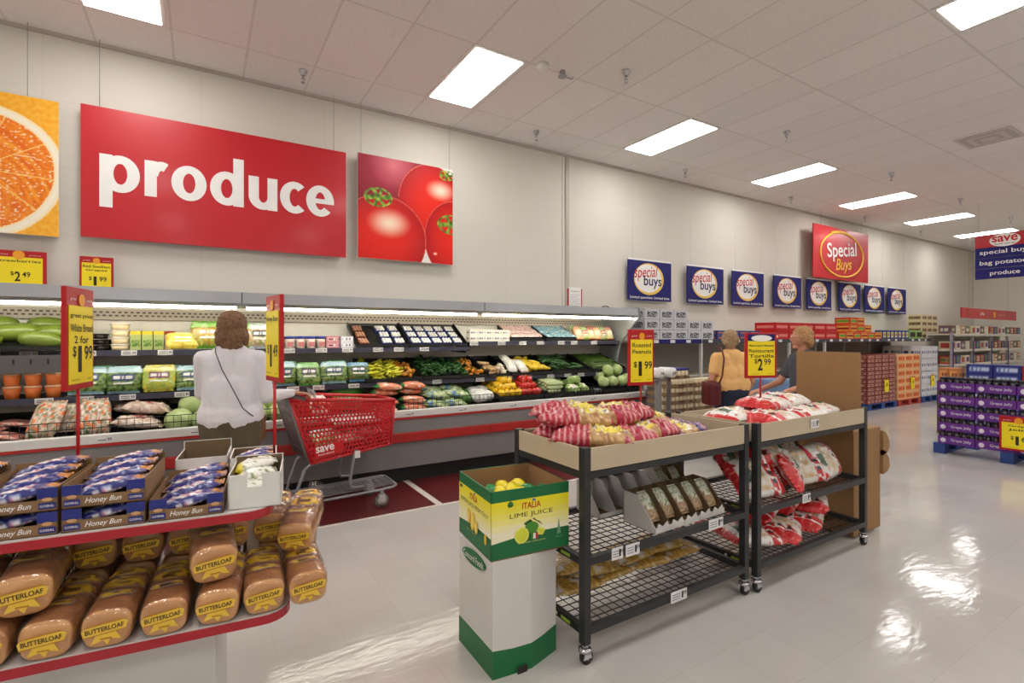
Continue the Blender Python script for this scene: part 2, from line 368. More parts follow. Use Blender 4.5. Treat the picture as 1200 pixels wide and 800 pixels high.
def orange_print(u, v):
    x = u*1.22; y = v*1.2; cx, cy = .69, .53; d = math.hypot(x-cx, y-cy); a = math.atan2(y-cy, x-cx)
    edge = .5+.012*math.sin(a*3)
    if d > edge+.075: return mixc((245,165,30), (250,190,70), nz(x*30,y*30)*.8+.5)
    if d > edge: return mixc((250,225,170), (247,240,225), 1-abs(d-edge-.035)/.04)
    seg = abs(math.sin(a*5+.3))
    if seg < .06/max(d,.05)*.35: return (250,205,120)
    s = nz(math.cos(a)*d*22+a*6, d*9, 3)+.5*nz(x*60,y*60,1)
    c = mixc((232,105,12), (250,160,50), .5+s*.9)
    if nz(x*40, y*70, 9) > .38: c = mixc(c, (255,240,215), .8)
    return c
def orb(x, y, cx, cy, r): return math.hypot(x-cx, y-cy)/r
def tomato_print(u, v):
    x, y = u, v
    base = (238,232,226)
    d = orb(x, y, .28, .95, .5)
    if d < 1: base = mixc((170,40,62), (120,16,30), d**2); base = mixc(base, (215,110,120), max(0, 1-orb(x, y, .35, .93, .25)))
    if v < .5 and x < .2: base = (90,10,16)
    def tom(cx, cy, r, hx, hy, hr, ry=1):
        nonlocal base
        d = math.hypot(x-cx, (y-cy)/ry)/r
        if d < 1:
            c = mixc((232,38,20), (176,12,18), d**2.5)
            if d > .985: c = (236,110,90)
            h = math.hypot((x-hx)/1.5, y-hy)/hr; c = mixc((255,232,205), c, min(1, h**1.6)); base = c
    tom(.76, .6, .36, .86, .76, .12, 1.15)
    tom(1.02, .26, .34, .8, .1, .02, 1.2); tom(.25, .2, .45, .31, .36, .16, .95)
    for (sx, sy, k) in ((.2,.6,1), (.98,.42,1.1), (.93,.93,.6)):
        dx, dy = (x-sx)/k, (y-sy)/k; rr = math.hypot(dx, dy*1.5); aa = math.atan2(dy, dx)
        if rr < .085+.05*math.sin(aa*6+1) or (abs(rr-.13) < .011 and dy < .1): base = mixc((50,95,25), (160,195,70), nz(x*25, y*25)+.5)
    return base
o = board('orange_picture', 'square hanging picture of a halved orange slice', 'picture', -1.70, 2.4, 1.22, 1.21, PAPERW, wires=(-.4,.4))
link('printed_face', grid_print(1.22, 1.21, 170, 170, orange_print, PRINT, 'printed_face'), o, (0,-.002,2.4))
o = board('tomato_picture', 'square hanging picture of ripe red tomatoes with green stems', 'picture', 2.175, 2.44, 1.22, 1.23, PAPERW, wires=(-.57,.57))
link('printed_face', grid_print(1.22, 1.23, 150, 150, tomato_print, PRINT, 'printed_face'), o, (0,-.002,2.44))
ORNG = mat('burst_orange', (238,160,30), .5); REDI = mat('red_ink', (196,22,28), .5); YELR = mat('ring_yellow', (240,200,90), .4)
def special_sign(i, x):
    o = thing('special_buys_sign', f'blue special buys wall sign with round logo, {ORD[i]} from the left of eight', 'sign', (x, SY, 0), 0, 'blue special buys signs')
    b = MB(); b.box(-.51,.51,0,.015,2.11,2.77,BLUE); b.box(-.51,.51,-.001,.014,2.77,2.80,PAPERW); b.build('board', o)
    b = MB(); b.disc(-.03,2.47,.35,.265,-.001,YELR); b.disc(-.05,2.48,.315,.235,-.003,PAPERW,n=24)
    b.text('special',-.1,2.56,.56,.24,-.007,REDI,bold=.012,shear=.3,rot=.08); b.text('buys',.05,2.42,.42,.22,-.008,mat('navy_ink',(24,28,80),.5),bold=.03)
    b.text('Limited quantities. Limited time.',0,2.155,.94,.055,-.002,PAPERW,bold=.02); b.build('round_logo', o)
    hangers(o, (-.4,.4), 2.8, .007, CH, .002, WIRES)
for i, x in enumerate((6.415,7.845,9.125,10.495,11.74,13.105,14.335,15.58)): special_sign(i, x)
o = board('special_buys_banner', 'large red square wall sign with yellow hand-drawn ring around Special Buys', 'sign', 12.44, 2.80, 2.44, 1.16, REDS, wires=(-.9,.9), y=5.86)
YT = mat('chalk_yellow', (246,196,70), .5)
q = MB(); pts = [(1.02*math.cos(a)*.93, -.004, 3.37+.5*math.sin(a)) for a in [R(100+k*10) for k in range(37)]]
q.tube([(x,-.004,z) for x,_,z in pts],.022,YT,n=6); q.tube([(-.5+ .1*k,-.004,3.84+.05*math.sin(k*.35)) for k in range(9)],.02,YT,n=6)
q.text('Special',-.02,3.44,1.3,.42,-.012,PAPERW,bold=.03,rot=.1); q.text('Buys',.05,3.12,.72,.34,-.012,YT,bold=.02,shear=.3,rot=.08); q.build('lettering', o)
def price_digits(b, cx, cz, k, big, cents, y=-.003, m=INK):
    b.text('$', cx-.065*k, cz+.03*k, .03*k, .05*k, y, m, bold=.02)
    b.text(big, cx-.02*k, cz, (.05 if big != '1' else .03)*k, .11*k, y, m, bold=.05); b.text(cents, cx+.055*k, cz+.025*k, .07*k, .06*k, y, m, bold=.03)
def price_card(parent, w, h, z, lines, big, cents, top='burst', both=False):
    """framed yellow price card, centre x=0, facing -y, bottom at z"""
    b = MB(); fr = REDP
    b.box(-w/2,w/2,-.008,.008,z,z+h,fr,bevel=.004); b.build('frame', parent)
    b = MB(); iw = w*.43
    for s in ((1,-1) if both else (1,)):
        F = Matrix.Rotation(0 if s == 1 else PI, 4, 'Z'); b.T = F
        b.box(-iw,iw,-.0105,-.0085,z+h*.06,z+h*.82,YEL)
        hz = z+h*.88
        if top == 'burst':
            b.disc(0,hz,w*.11,w*.11,-.0105,ORNG,n=12); b.text('great',-w*.29,hz,w*.22,h*.03,-.0112,PAPERW,shear=.3); b.text('price',w*.29,hz,w*.22,h*.03,-.0112,PAPERW,shear=.3)
        else:
            b.box(-iw,iw,-.0105,-.0085,z+h*.82,z+h*.97,BLUE); b.disc(0,hz,w*.33,h*.07,-.0115,PAPERW,n=20); b.text('special',-w*.1,hz-.002,w*.28,h*.05,-.0125,REDI,shear=.2,bold=.02); b.text('Buys',w*.17,hz-.002,w*.2,h*.05,-.0125,BLUE,bold=.02)
        for i, t in enumerate(lines):
            sm = t.startswith('~'); t = t.strip('~'); b.text(t,0,z+h*(.72-.115*i),min(w*.8,w*.105*len(t)),h*(.05 if sm else .075),-.0115,INK,bold=.025)
        price_digits(b, w*.02, z+h*.30, h*2.35, big, cents, -.0115)
        b.text('limited time',-w*.2,z+h*.1,w*.3,h*.018,-.0115,INK); b.text('each',w*.28,z+h*.1,w*.15,h*.018,-.0115,INK)
    b.T = Matrix(); return b.build('printed_card', parent)
def wall_price(label, x, z, w, h, lines, big, cents):
    o = thing('price_sign', label, 'price sign', (x, 5.97, 0)); price_card(o, w, h, z, lines, big, cents)
    return o
wall_price('yellow strawberries price sign at 2.49 on the wall above the cold case', -1.345, 1.93, .36, .32, ['Strawberries'], '2', '49')
wall_price('yellow red seedless grapes price sign at 1.99 left below the produce sign', -.82, 1.92, .245, .32, ['Red Seedless','Grapes'], '1', '99')
o = thing('notice_sheet', 'printed white notice in a red-edged holder on the wall above the case', 'notice', (4.86,6.06,0))
q = MB(); q.box(-.135,-.12,0,.02,1.93,2.24,REDP); q.box(.12,.135,0,.02,1.93,2.24,REDP); q.box(-.135,.135,0,.02,1.92,1.94,REDP); q.build('holder', o)
q = MB(); q.box(-.12,.12,.004,.008,1.94,2.26,PAPERW); q.text('CUSTOMER NOTICE',0,2.2,.18,.016,.003,INK,bold=.02)
for i in range(9): q.box(-.095,.095-(i % 3)*.02,.003,.004,2.15-i*.022,2.154-i*.022,mat('grey_ink',(150,150,155),.6))
q.build('sheet', o)
q = MB(); q.tube([(-.14+.028*k,0,.0+.07*math.sin(PI*k/10)) for k in range(11)],.008,BLACK); o = q.build('cable_loop', None, (5.15,5.7,1.895)); tag(o, 'black cable loop sticking up behind the cold case top', 'cable')
# hanging department sign
o = thing('department_sign', 'hanging red and blue sign listing special buys, bag potatoes, produce', 'sign', (13.6,3.42,0), -PI/2)
q = MB(); q.box(-.45,.45,0,.04,3.32,3.58,REDP); q.build('red_header', o)
q = MB(); q.disc(0,3.44,.23,.13,-.001,PAPERW,n=24); q.text('save',0,3.465,.38,.12,-.005,REDI,bold=.05); q.text('food stores',0,3.37,.3,.035,-.005,INK,bold=.01); q.build('oval_logo', o)
for i, t in enumerate(('special buys','bag potatoes','produce')):
    q = MB(); z = 3.11-.213*i; q.box(-.45,.45,0,.04,z,z+.205,BLUE); q.text(t,0,z+.1,.07*len(t)*.9,.11,-.003,PAPERW,bold=.025); q.build('blue_panel', o)
hangers(o, (-.4,.4), 3.58, .02)
# long red banner above far shelves
o = thing('category_banner', 'long red aisle banner hanging above the far wall shelves', 'sign', (18.7,5.0,0))
q = MB(); q.box(-2.05,2.2,0,.03,2.0,2.27,REDS); q.build('board', o)
q = MB(); q.disc(-1.6,2.135,.12,.1,-.001,mat('dull_maroon',(140,40,45),.5)); q.disc(-1.6,2.135,.08,.065,-.004,REDS); q.text('pita',-.6,2.13,.3,.12,-.003,PAPERW,bold=.02); q.box(.25,.42,-.004,0,2.06,2.21,ORNG); q.text('special',.9,2.13,.6,.09,-.003,mat('pale_pink',(235,150,150),.5)); q.build('lettering', o)
hangers(o, (-1.5,1.5), 2.27, .015)
# ---------------------------------------------------------------- refrigerated produce case, three units seen
CREAM = mat('case_liner', (246,243,234), .5); RAILW = mat('case_rail_white', (222,221,217), .35, coat=.2); CGREY = mat('case_grey', (132,130,130), .45)
CANO = mat('canopy_grey', (176,180,184), .3, metal=.45); HONEY = mat('honeycomb', (96,88,80), .7); BLK = mat('case_black', (30,30,33), .5)
TUBEM = mat('lit_tube', (255,246,225), .5, emit=TUBE, noise_amt=0); REDB = mat('bumper_red', (176,34,30), .4); SHLF = mat('shelf_edge', (58,58,76), .4)
CX = [-2.13, .31, 2.75, 5.19]
def case_unit(i, x0, x1, s1, end=False):
    t = thing('refrigerated_case', ['open refrigerated produce case unit holding papayas and bagged salads','open refrigerated produce case unit behind the shopping cart','open refrigerated produce case unit at the end beside the blue signs'][i], 'refrigerated case', (x0,0,0), 0, 'units of the cold produce case')
    L = x1-x0
    b = MB(); b.box(0,L,5.88,6.02,.1,1.84,CREAM); b.box(0,L,5.15,6.02,.2,.62,CGREY); b.box(0,L,5.02,5.9,.60,.70,BLK); b.build('body', t)
    b = MB(); prof = [(5.10,1.775),(5.06,1.80),(5.10,1.90),(6.03,1.93),(6.03,1.86),(5.2,1.81)]
    b.add([(x,y,z) for x in (0,L) for y,z in prof], [tuple(range(5,-1,-1)), tuple(range(6,12))]+[(j,(j+1)%6,(j+1)%6+6,j+6) for j in range(6)], CANO)
    b.box(L-.006,L,5.055,5.06,1.80,1.895,BLK); cn = b.build('canopy', t)
    b = MB(); b.box(0,L,5.32,6.0,1.795,1.805,CREAM); b.build('liner_panel', cn)
    b = MB(); b.box(0,L,5.83,5.875,1.66,1.76,mat('grille_back',(190,180,166),.6))
    for r in range(2):
        for k in range(int(L/.045)): b.box(.02+k*.045+(r*.0225),.045+k*.045+(r*.0225),5.826,5.83,1.69+r*.03,1.705+r*.03,HONEY)
    b.build('air_grille', t)
    b = MB(); b.cyl((.04,5.18,1.762),(L-.04,5.18,1.762),.013,TUBEM,n=8)
    for k in (.3, L/2, L-.3): b.box(k-.03,k+.03,5.17,5.19,1.772,1.81,WHITE)
    b.build('lamp_tube', t)
    for nm, yf, z in (('upper_shelf',5.45,s1),('middle_shelf',5.30,1.02)):
        b = MB(); b.box(.01,L-.01,yf,5.88,z-.025,z-.005,BLK); b.box(.01,L-.01,yf-.012,yf,z-.045,z+.004,SHLF)
        for k in (.02, L-.04): b.box(k,k+.02,yf+.04,5.88,z-.07,z-.025,BLK)
        sh = b.build(nm, t)
        xs = [.12+.3*k+random.uniform(-.07,.07) for k in range(int((L-.1)/.3))]
        for x in xs:
            q = MB(); q.box(x-.055,x+.055,yf-.016,yf-.0125,z-.042,z+.002,TAG)
            for r in range(2): q.box(x-.045,x+.005,yf-.0172,yf-.016,z-.03+r*.014,z-.025+r*.014,INK)
            q.text('1.99' if random.random()<.5 else '2.49',x+.028,z-.02,.04,.024,yf-.0172,INK,bold=.02); q.build('price_tag', sh)
    b = MB(); b.add([(0,4.98,.70),(L,4.98,.70),(L,5.88,.86),(0,5.88,.86)],[(0,1,2,3)],BLK); b.box(0,L,4.98,5.0,.62,.70,BLK); b.build('deck', t)
    b = MB(); b.box(0,L,4.935,5.0,.685,.755,RAILW,bevel=.008); rl = b.build('front_rail', t)
    for x in (.3,.75,1.5,2.1):
        q = MB(); q.box(x-.05,x+.05,4.932,4.9345,.70,.735,TAG); q.box(x-.04,x+.01,4.931,4.932,.71,.716,INK); q.text('99',x+.03,.717,.025,.024,4.9312,INK,bold=.02); q.build('price_tag', rl)
    b = MB(); b.box(0,L,4.93,4.96,.665,.685,REDB); b.build('red_trim', t)
    b = MB(); b.box(0,L,4.95,5.1,.53,.665,CGREY); b.box(0,L,4.975,5.1,.17,.43,CGREY); b.box(0,L,4.98,5.1,.41,.435,DARK); b.build('lower_panel', t)
    b = MB(); b.box(0,L,4.925,5.0,.435,.53,REDB,bevel=.01); b.build('red_bumper', t)
    b = MB(); b.box(0,L,5.08,5.15,0,.2,BLK); b.build('kick_plate', t)
    b = MB(); zt = .855
    for k in range(int(L/.052)+1): b.box(.01+k*.052,.0135+k*.052,5.018,5.022,.70,zt,BLACK)
    for z in (.74,.8,zt): b.box(0,L,5.0165,5.0235,z-.003,z+.003,BLACK)
    b.build('wire_fence', t)
    if end:
        b = MB(); b.prismz([(L,4.94),(L+.03,4.94),(L+.03,6.03),(L,6.03)],.0,.78,CGREY)
        b.add([(x,y,z) for x in (L,L+.03) for y,z in [(5.6,.78),(5.55,1.0),(5.45,1.4),(5.07,1.78),(5.07,1.92),(6.03,1.94),(6.03,.78)]],[tuple(range(6,-1,-1)),tuple(range(7,14))]+[(j,(j+1)%7,(j+1)%7+7,j+7) for j in range(7)],CANO)
        b.build('end_panel', t)
    return t
S1 = [1.385, 1.385, 1.445]
case_unit(0, CX[0], CX[1], S1[0]); case_unit(1, CX[1], CX[2], S1[1]); case_unit(2, CX[2], CX[3], S1[2], True)
def s1z(x): return 1.385 if x < 2.75 else 1.445
# ---- produce meshes
def produce(name, fn, m, nu=14, nv=9, r=(1,1,1), stem=None):
    b = MB(); b.ell((0,0,0), r, m, nu, nv, fn); me = b.mesh(name); return me
def veg(name, rgb, rgb2=None, rough=.35, scale=10, bump=.1, amt=.2, coat=.3): return mat(name, rgb, rough, noise_amt=amt, scale=scale, bump=bump, bscale=30, coat=coat)
GRN = veg('papaya_skin', (112,132,40), amt=.45, scale=7); STM = mat('green_stem', (80,120,40), .6)
def papaya():
    b = MB(); b.ell((0,0,0),(.165,.075,.07),GRN,18,12,lambda d: 1-.22*d.x*abs(d.x)*(1 if d.x>0 else .2)); return b.mesh('papaya')
PAP = papaya()
def rgrid(items, fn):
    for i, it in enumerate(items): fn(i, *it)
def black_crate(name, label, x0, x1, y0, y1, z0, z1, cat='produce tray', lip=.03, back=.0, group='black produce trays'):
    """open tilted tray, front low, back high"""
    o = thing(name, label, cat, ((x0+x1)/2, y0, z0), 0, group); w = (x1-x0)/2-.004; d = y1-y0; h = z1-z0; t = .008
    b = MB(); sl = lambda a, za, bb, zb, X0, X1: b.hexa([(X0,a,za),(X1,a,za),(X1,bb,zb),(X0,bb,zb),(X0,a,za+t),(X1,a,za+t),(X1,bb,zb+t),(X0,bb,zb+t)], BLACK)
    sl(0,0,d,h,-w,w); b.box(-w,w,-t,0,0,lip,BLACK); b.box(-w,w,d,d+t,h,h+lip+back+.02,BLACK)
    for s in (-1,1): b.hexa([(s*w-t/2,0,0),(s*w+t/2,0,0),(s*w+t/2,d,h),(s*w-t/2,d,h),(s*w-t/2,0,lip+.01),(s*w+t/2,0,lip+.01),(s*w+t/2,d,h+lip+.03),(s*w-t/2,d,h+lip+.03)], BLACK)
    b.build('tray_shell', o); return o
# papayas
black_crate('display_tray','black tray full of green papayas at the far left of upper shelf',-1.9,-.93,5.30,5.85,1.40,1.55)
for i,(x,y,z,a) in enumerate([(-1.42,5.36,1.475,.1),(-1.10,5.36,1.48,2.9),(-1.72,5.38,1.475,.2),(-1.25,5.53,1.54,.25),(-1.56,5.52,1.55,2.8),(-1.02,5.53,1.535,3.0),(-1.40,5.66,1.60,.2),(-1.75,5.66,1.60,.1),(-1.10,5.68,1.60,3.1)]):
    put('papaya',PAP,f'green papaya in the black tray, {ORD[i]} counted from its front row to its back row','papaya',(x,y,z),(0,R(-6),a),'papayas in the black tray',random.uniform(.92,1.08))
b = MB(); b.box(-1.22,0,5.29,5.30,1.22,1.36,mat('grey_skirt',(92,88,88),.5));
for k in range(12): b.box(-1.2+.1*k,-1.19+.1*k,5.285,5.29,1.29,1.33,BLACK)
o = b.build('shelf_skirt',None,(-.93+.0,0,0)); o.location.x=-.93; tag(o,'grey slotted panel hanging under the papaya tray','panel')
# ---- printed packages
def noise_mix(cols, s=8, seed=0):
    def f(u, v):
        k = nz(u*s+seed, v*s, seed)*.9+.5; k = max(0, min(.999, k))*(len(cols)-1); i = int(k); return mixc(cols[i], cols[min(i+1,len(cols)-1)], k-i)
    return f
def salad_fn(top, logo, body, seed):
    bodyf = noise_mix(body, 9, seed)
    def f(u, v):
        if v < .06 or v > .95: return top
        if v > .72: return mixc(top, (235,245,250), .4+.5*nz(u*4, v*9, seed))
        if abs(u-.5) < .3 and .42 < v < .66:
            if abs(v-.54) < .05 and int(u*28) % 3: return (245,245,240)
            return logo
        if .3 < v < .36 and .25 < u < .75: return (235,235,225)
        return bodyf(u, v)
    return f
GREENS = [(24,52,18),(70,110,38),(140,165,80),(38,70,28)]
SAL = [bag_mesh('salad_bag', .27, .24, .08, salad_fn((170,215,225),(30,60,120),GREENS,1),1),
       bag_mesh('salad_bag', .25, .23, .08, salad_fn((200,225,230),(150,30,50),[(60,110,40),(140,170,90),(200,200,150)],2),2),
       bag_mesh('salad_bag', .24, .26, .07, salad_fn((120,190,90),(60,30,70),GREENS,3),3),
       bag_mesh('salad_bag', .24, .23, .09, salad_fn((90,150,190),(25,40,90),[(30,60,20),(80,120,40),(120,90,50)],4),4),
       bag_mesh('salad_bag', .24, .24, .08, salad_fn((225,215,80),(120,40,90),[(200,200,120),(150,180,60),(225,200,60)],5),5)]
def stand(me, name, label, cat, x, y, z, group, tilt=72, rz=0, scale=1, l=.24):
    k = scale; return put(name, me, label, cat, (x, y, z+math.sin(R(tilt))*l/2*k), (R(tilt),0,R(rz)), group, scale)
xs = [-.80+.245*i for i in range(10)]
col = ['blue-topped','red-logo pale','green-topped','dark blue','yellow-edged']
for i, x in enumerate(xs):
    k = [0,0,4,0,1,3,0,2,0,3,2,0,3][i]
    stand(SAL[k],'salad_bag',f'{col[k]} bag of leafy salad on the middle shelf, {ORD[i]} from the left','bagged salad',x,5.40+random.uniform(-.01,.02),1.02,'salad bags on the middle shelf',random.uniform(62,78),random.uniform(-8,8),1.0+random.uniform(-.05,.08))
    if i % 2 == 0: stand(SAL[(k+2)%5],'salad_bag',f'{col[(k+2)%5]} bag of salad tucked behind the {ORD[i]} front bag on the middle shelf','bagged salad',x+.06,5.56,1.02,'salad bags on the middle shelf',80,5,.95)
# orange cut fruit cups at left of middle shelf
def cup_mesh():
    b = MB(); b.lathe([(0,0),(.042,0),(.055,.075),(.05,.088),(.0,.088)],mat('cut_fruit_orange',(238,120,50),.3,noise_amt=.35,scale=30,coat=.6),n=12); a = b.mesh('cup_body')
    b = MB(); b.lathe([(0,.085),(.057,.085),(.058,.092),(.05,.1),(0,.1)],mat('clear_lid',(238,190,150),.15,coat=.8),n=12); return a, b.mesh('lid')
cb, cl = cup_mesh(); n=0
for lev in range(2):
    for j in range(8):
        t = thing('fruit_cup', f'clear cup of orange cut fruit, {"top" if lev else "bottom"} layer, {ORD[j]} from the left','fruit cup',(-1.86+.122*j,5.37,1.02+.1*lev),0,'cut fruit cups'); link('cup',cb,t); link('lid',cl,t)
# upper shelf goods
def simple_box(w, d, h, fn, name, nx=24, nz_=24):
    """printed carton: front, top and sides share the print"""
    me = bpy.data.meshes.new(name); vs=[]; cs=[]; fs=[]
    def face(o, a, bb, f):
        s = len(vs)
        for j in range(nz_+1):
            for i in range(nx+1):
                u,v = i/nx,j/nz_; vs.append(tuple(o[k]+a[k]*u+bb[k]*v for k in range(3))); cs.append(lin(f(u,v))+(1,))
        for j in range(nz_):
            for i in range(nx): q=s+j*(nx+1)+i; fs.append((q,q+1,q+nx+2,q+nx+1))
    g = lambda u,v: fn(u,v)
    face((-w/2,0,0),(w,0,0),(0,0,h),g); face((w/2,0,0),(0,d,0),(0,0,h),g); face((w/2,d,0),(-w,0,0),(0,0,h),g); face((-w/2,d,0),(0,-d,0),(0,0,h),g)
    side = fn(.02,.02); face((-w/2,0,h),(w,0,0),(0,d,0),lambda u,v: fn(.02,.9)); face((-w/2,d,0),(w,0,0),(0,-d,0),lambda u,v: side)
    me.from_pydata(vs,[],fs); a = me.color_attributes.new('print','FLOAT_COLOR','POINT')
    for k,c in enumerate(cs): a.data[k].color=c
    me.materials.append(PRINT); return me
def label_fn(base, band, ink, seed=0, rows=1):
    def f(u, v):
        for r in range(rows):
            c = (r+.5)/rows; h=.3/rows
            if abs(v-c) < h and .1 < u < .9:
                if abs(v-c) < h*.45 and nz(u*26+seed, r*3+seed, 2) > -.05: return ink
                return band
        return base
    return f
def tubm(rgb, lid, r=.05, h=.05, name='tub', rim=.055):
    b = MB(); b.lathe([(0,0),(r*.9,0),(r,h),(0,h)],rgb,n=12); a=b.mesh('tub_body'); b=MB(); b.lathe([(0,h),(rim,h),(rim,h+.01),(0,h+.012)],lid,n=12); return a,b.mesh('lid')
def stack(name,label,cat,parts,x,y,z,nlev,dh,group,rz=0):
    for k in range(nlev):
        lv = ['bottom','second','third','fourth','fifth'][k] if k < nlev-1 else 'top'
        t = thing(name,f'{label}, {lv} of its stack','food container',(x,y,z+k*dh),rz,group)
        t['category']=cat
        for nm,me in parts: link(nm,me,t)
bt = tubm(mat('dip_tub',(60,50,45),.4),BLACK,.06,.035,rim=.063); ct = tubm(mat('fruit_tub',(236,214,170),.3,noise_amt=.2,scale=25,coat=.5),mat('clear_lid2',(235,228,215),.2,coat=.6),.065,.045,rim=.07)
zt = 1.385
for j,x in enumerate((-.83,-.75,-.71)): stack('dip_tub',f'black-lidded dip tub in the {ORD[j]} stack right of the papayas','tub',(('tub',bt[0]),('lid',bt[1])),x,5.5+.13*j,zt,3 if j<2 else 2,.05,'dip tubs')
stack('fruit_tub','clear tub of pale cut fruit','tub',(('tub',ct[0]),('lid',ct[1])),-.60,5.53,zt,4,.06,'clear fruit tubs'); stack('fruit_tub','clear tub of pale fruit behind the front stack','tub',(('tub',ct[0]),('lid',ct[1])),-.62,5.69,zt,4,.06,'clear fruit tubs')
def carton_mesh(body, top, lab):
    return simple_box(.075,.075,.17,lambda u,v: top if v>.82 else (lab if .2<v<.55 and .1<u<.9 and nz(u*12,v*12)>-.2 else body),'carton',14,18)
CAR = [(carton_mesh((176,190,120),(226,204,60),(90,130,50)),'green and yellow'),(carton_mesh((226,196,150),(150,70,40),(230,140,60)),'orange and brown'),(carton_mesh((240,235,215),(225,190,60),(220,150,50)),'cream and yellow')]
for j in range(9):
    m,c = CAR[0 if j<3 else 1 if j<6 else 2]; put('juice_carton',m,f'{c} juice carton on the upper shelf, {["front","rear","rearmost"][j//4]} rank, {ORD[j%4]} from the fruit tubs','carton',(-.49+.083*(j%4 if j<8 else 0),5.5+.1*(j//4),zt),(0,0,random.uniform(-.06,.06)),'juice cartons')
YB = bag_mesh('snack_bag',.26,.17,.07,salad_fn((240,215,60),(225,195,50),[(235,200,60),(245,225,110),(215,170,50)],6),6)
GB = bag_mesh('snack_bag',.26,.27,.09,salad_fn((120,190,50),(200,150,60),[(110,170,50),(190,120,50),(150,180,70),(220,200,90)],7),7)
stand(YB,'vegetable_bag','yellow printed bag lying low on the upper shelf left of the woman','bagged vegetables',-.14,5.50,zt,'vegetable bags on the upper shelf',60,0,1,.17)
for j,(x,s) in enumerate(((.04,1.0),(.2,.95),(.42,.95),(.54,.9))):
    stand(GB,'vegetable_bag',f'bright green vegetable bag standing on the upper shelf, {ORD[j]} from the left','bagged vegetables',x,5.54+.08*(j%2),zt,'vegetable bags on the upper shelf',70,(-1)**j*9,s,.27) if j != 1 else stand(GB,'vegetable_bag','bright green vegetable bag leaning behind the first, beside the woman','bagged vegetables',x-.03,5.7,zt,'vegetable bags on the upper shelf',78,12,.9,.27)
WB = bag_mesh('snack_bag',.24,.25,.08,salad_fn((225,232,236),(40,50,70),[(225,225,215),(180,150,110),(120,160,80)],8),8)
stand(WB,'vegetable_bag','white printed bag right of the woman on the upper shelf','bagged vegetables',.50,5.50,zt,'vegetable bags on the upper shelf',72,-8,1.0,.25)
BLU = mat('blue_lid',(50,60,150),.35); JB = mat('jar_cream',(232,218,205),.3,noise_amt=.1,scale=30,coat=.4)
q = MB(); q.lathe([(0,0),(.038,0),(.04,.01),(.04,.085),(.036,.1),(0,.1)],JB,n=14); q.box(-.03,.03,-.0415,-.036,.02,.07,mat('jar_label',(190,120,120),.5,noise_amt=.5,scale=60)); jb=q.mesh('jar_body'); q=MB(); q.lathe([(0,.1),(.042,.1),(.042,.125),(0,.127)],BLU,n=14); jl=q.mesh('lid')
for j in range(10):
    t = thing('dressing_jar',f'cream jar with blue lid on the upper shelf, {ORD[j//2]} pair from the red pole, {"front" if j%2==0 else "rear"} one','jar',(.66+.1*(j//2)+.0,5.5+.11*(j%2),zt),0,'blue-lidded jars'); link('jar_body',jb,t); link('lid',jl,t)
PT = simple_box(.13,.1,.062,label_fn((200,130,140),(235,215,215),(140,40,60),3),'pot',16,10); PW=simple_box(.13,.1,.062,label_fn((215,212,222),(236,236,240),(70,70,110),5),'pot',16,10)
for j in range(2):
    for k in range(2): put('dip_box',PT if j==0 else PW,f'{"pink" if j==0 else "white"} printed dip box, {ORD[j]} column right of the blue-lidded jars, {"upper" if k else "lower"}','box',(1.17+.145*j,5.47,zt+.064*k),(0,0,0),'dip boxes')
black_crate('display_tray','tilted black tray holding a few brown packs and white packs',1.40,1.99,5.44,5.84,1.395,1.62,back=.02)
black_crate('display_tray','tilted black tray crowded with white and blue mushroom packs',2.0,2.72,5.44,5.84,1.395,1.62,back=.02)
MP = simple_box(.105,.1,.04,lambda u,v:(236,238,244),'mushroom_pack',8,6)
q = MB(); q.box(-.055,.055,0,.1,0,.028,mat('pack_blue',(40,60,130),.4)); 
for i in range(3):
    for j in range(3): q.ell((-.033+.033*i,.018+.032*j,.036),(.019,.018,.014),mat('mushroom_white',(236,234,232),.35,coat=.5),8,5)
MPK = q.mesh('mushroom_pack')
q = MB(); q.box(-.055,.055,0,.1,0,.028,mat('pack_brown',(110,60,45),.5)); 
for i in range(3):
    for j in range(3): q.ell((-.033+.033*i,.018+.032*j,.034),(.019,.018,.014),mat('mushroom_brown',(180,130,105),.5),8,5)
MBR = q.mesh('mushroom_pack')
tl = math.atan2(.225,.4); n=0
for tx,cols in ((1.40,(.09,.35,.49)),(2.0,(.08,.21,.34,.47,.6))):
    for ci,cx in enumerate(cols):
        for r in range(3):
            br = tx<1.9 and ci==0
            put('mushroom_pack',MBR if br else MPK,f'{"brown" if br else "white"} mushroom pack in the {"left" if tx<1.9 else "right"} tilted tray, {ORD[ci]} column, {["front","middle","back"][r]} row','mushroom pack',(tx+cx+random.uniform(-.006,.006),5.46+.125*r,1.408+.07*r),(tl,0,random.uniform(-.1,.1)),'mushroom packs in tilted trays')
# right unit, upper shelf
zt = 1.45
SMW = simple_box(.11,.1,.07,label_fn((240,236,222),(248,244,232),(120,120,140),4,1),'small_box',16,10)
for j in range(5):
    for k in range(2): put('tofu_box',SMW,f'small cream box on the right upper shelf, {ORD[j]} column from the left, {"upper" if k else "lower"}','box',(2.83+.113*j,5.48,zt+.072*k),(0,0,0),'small cream boxes')
def flat_tray(name,label,x0,x1,m): 
    black_crate(name,label,x0,x1,5.47,5.84,zt+.01,zt+.17)
def fill_tilt(x0,x1,z0,z1,y0,y1,me,name,label,cat,nx,ny,group,sc=1,rz=0,lift=.02,colr=None,tiltx=True):
    tt = math.atan2(z1-z0,y1-y0)
    for r in range(ny):
        for c in range(nx):
            x=x0+(c+.5)*(x1-x0)/nx; f=(r+.5)/ny
            put(name,me[(r*nx+c)%len(me)],f'{label}, {ORD[c]} from the left in the {["front","second","third","back","fifth"][r]} row',cat,(x,y0+(y1-y0)*f,z0+(z1-z0)*f+lift),(tt,0,rz+random.uniform(-.25,.25)),group,sc)
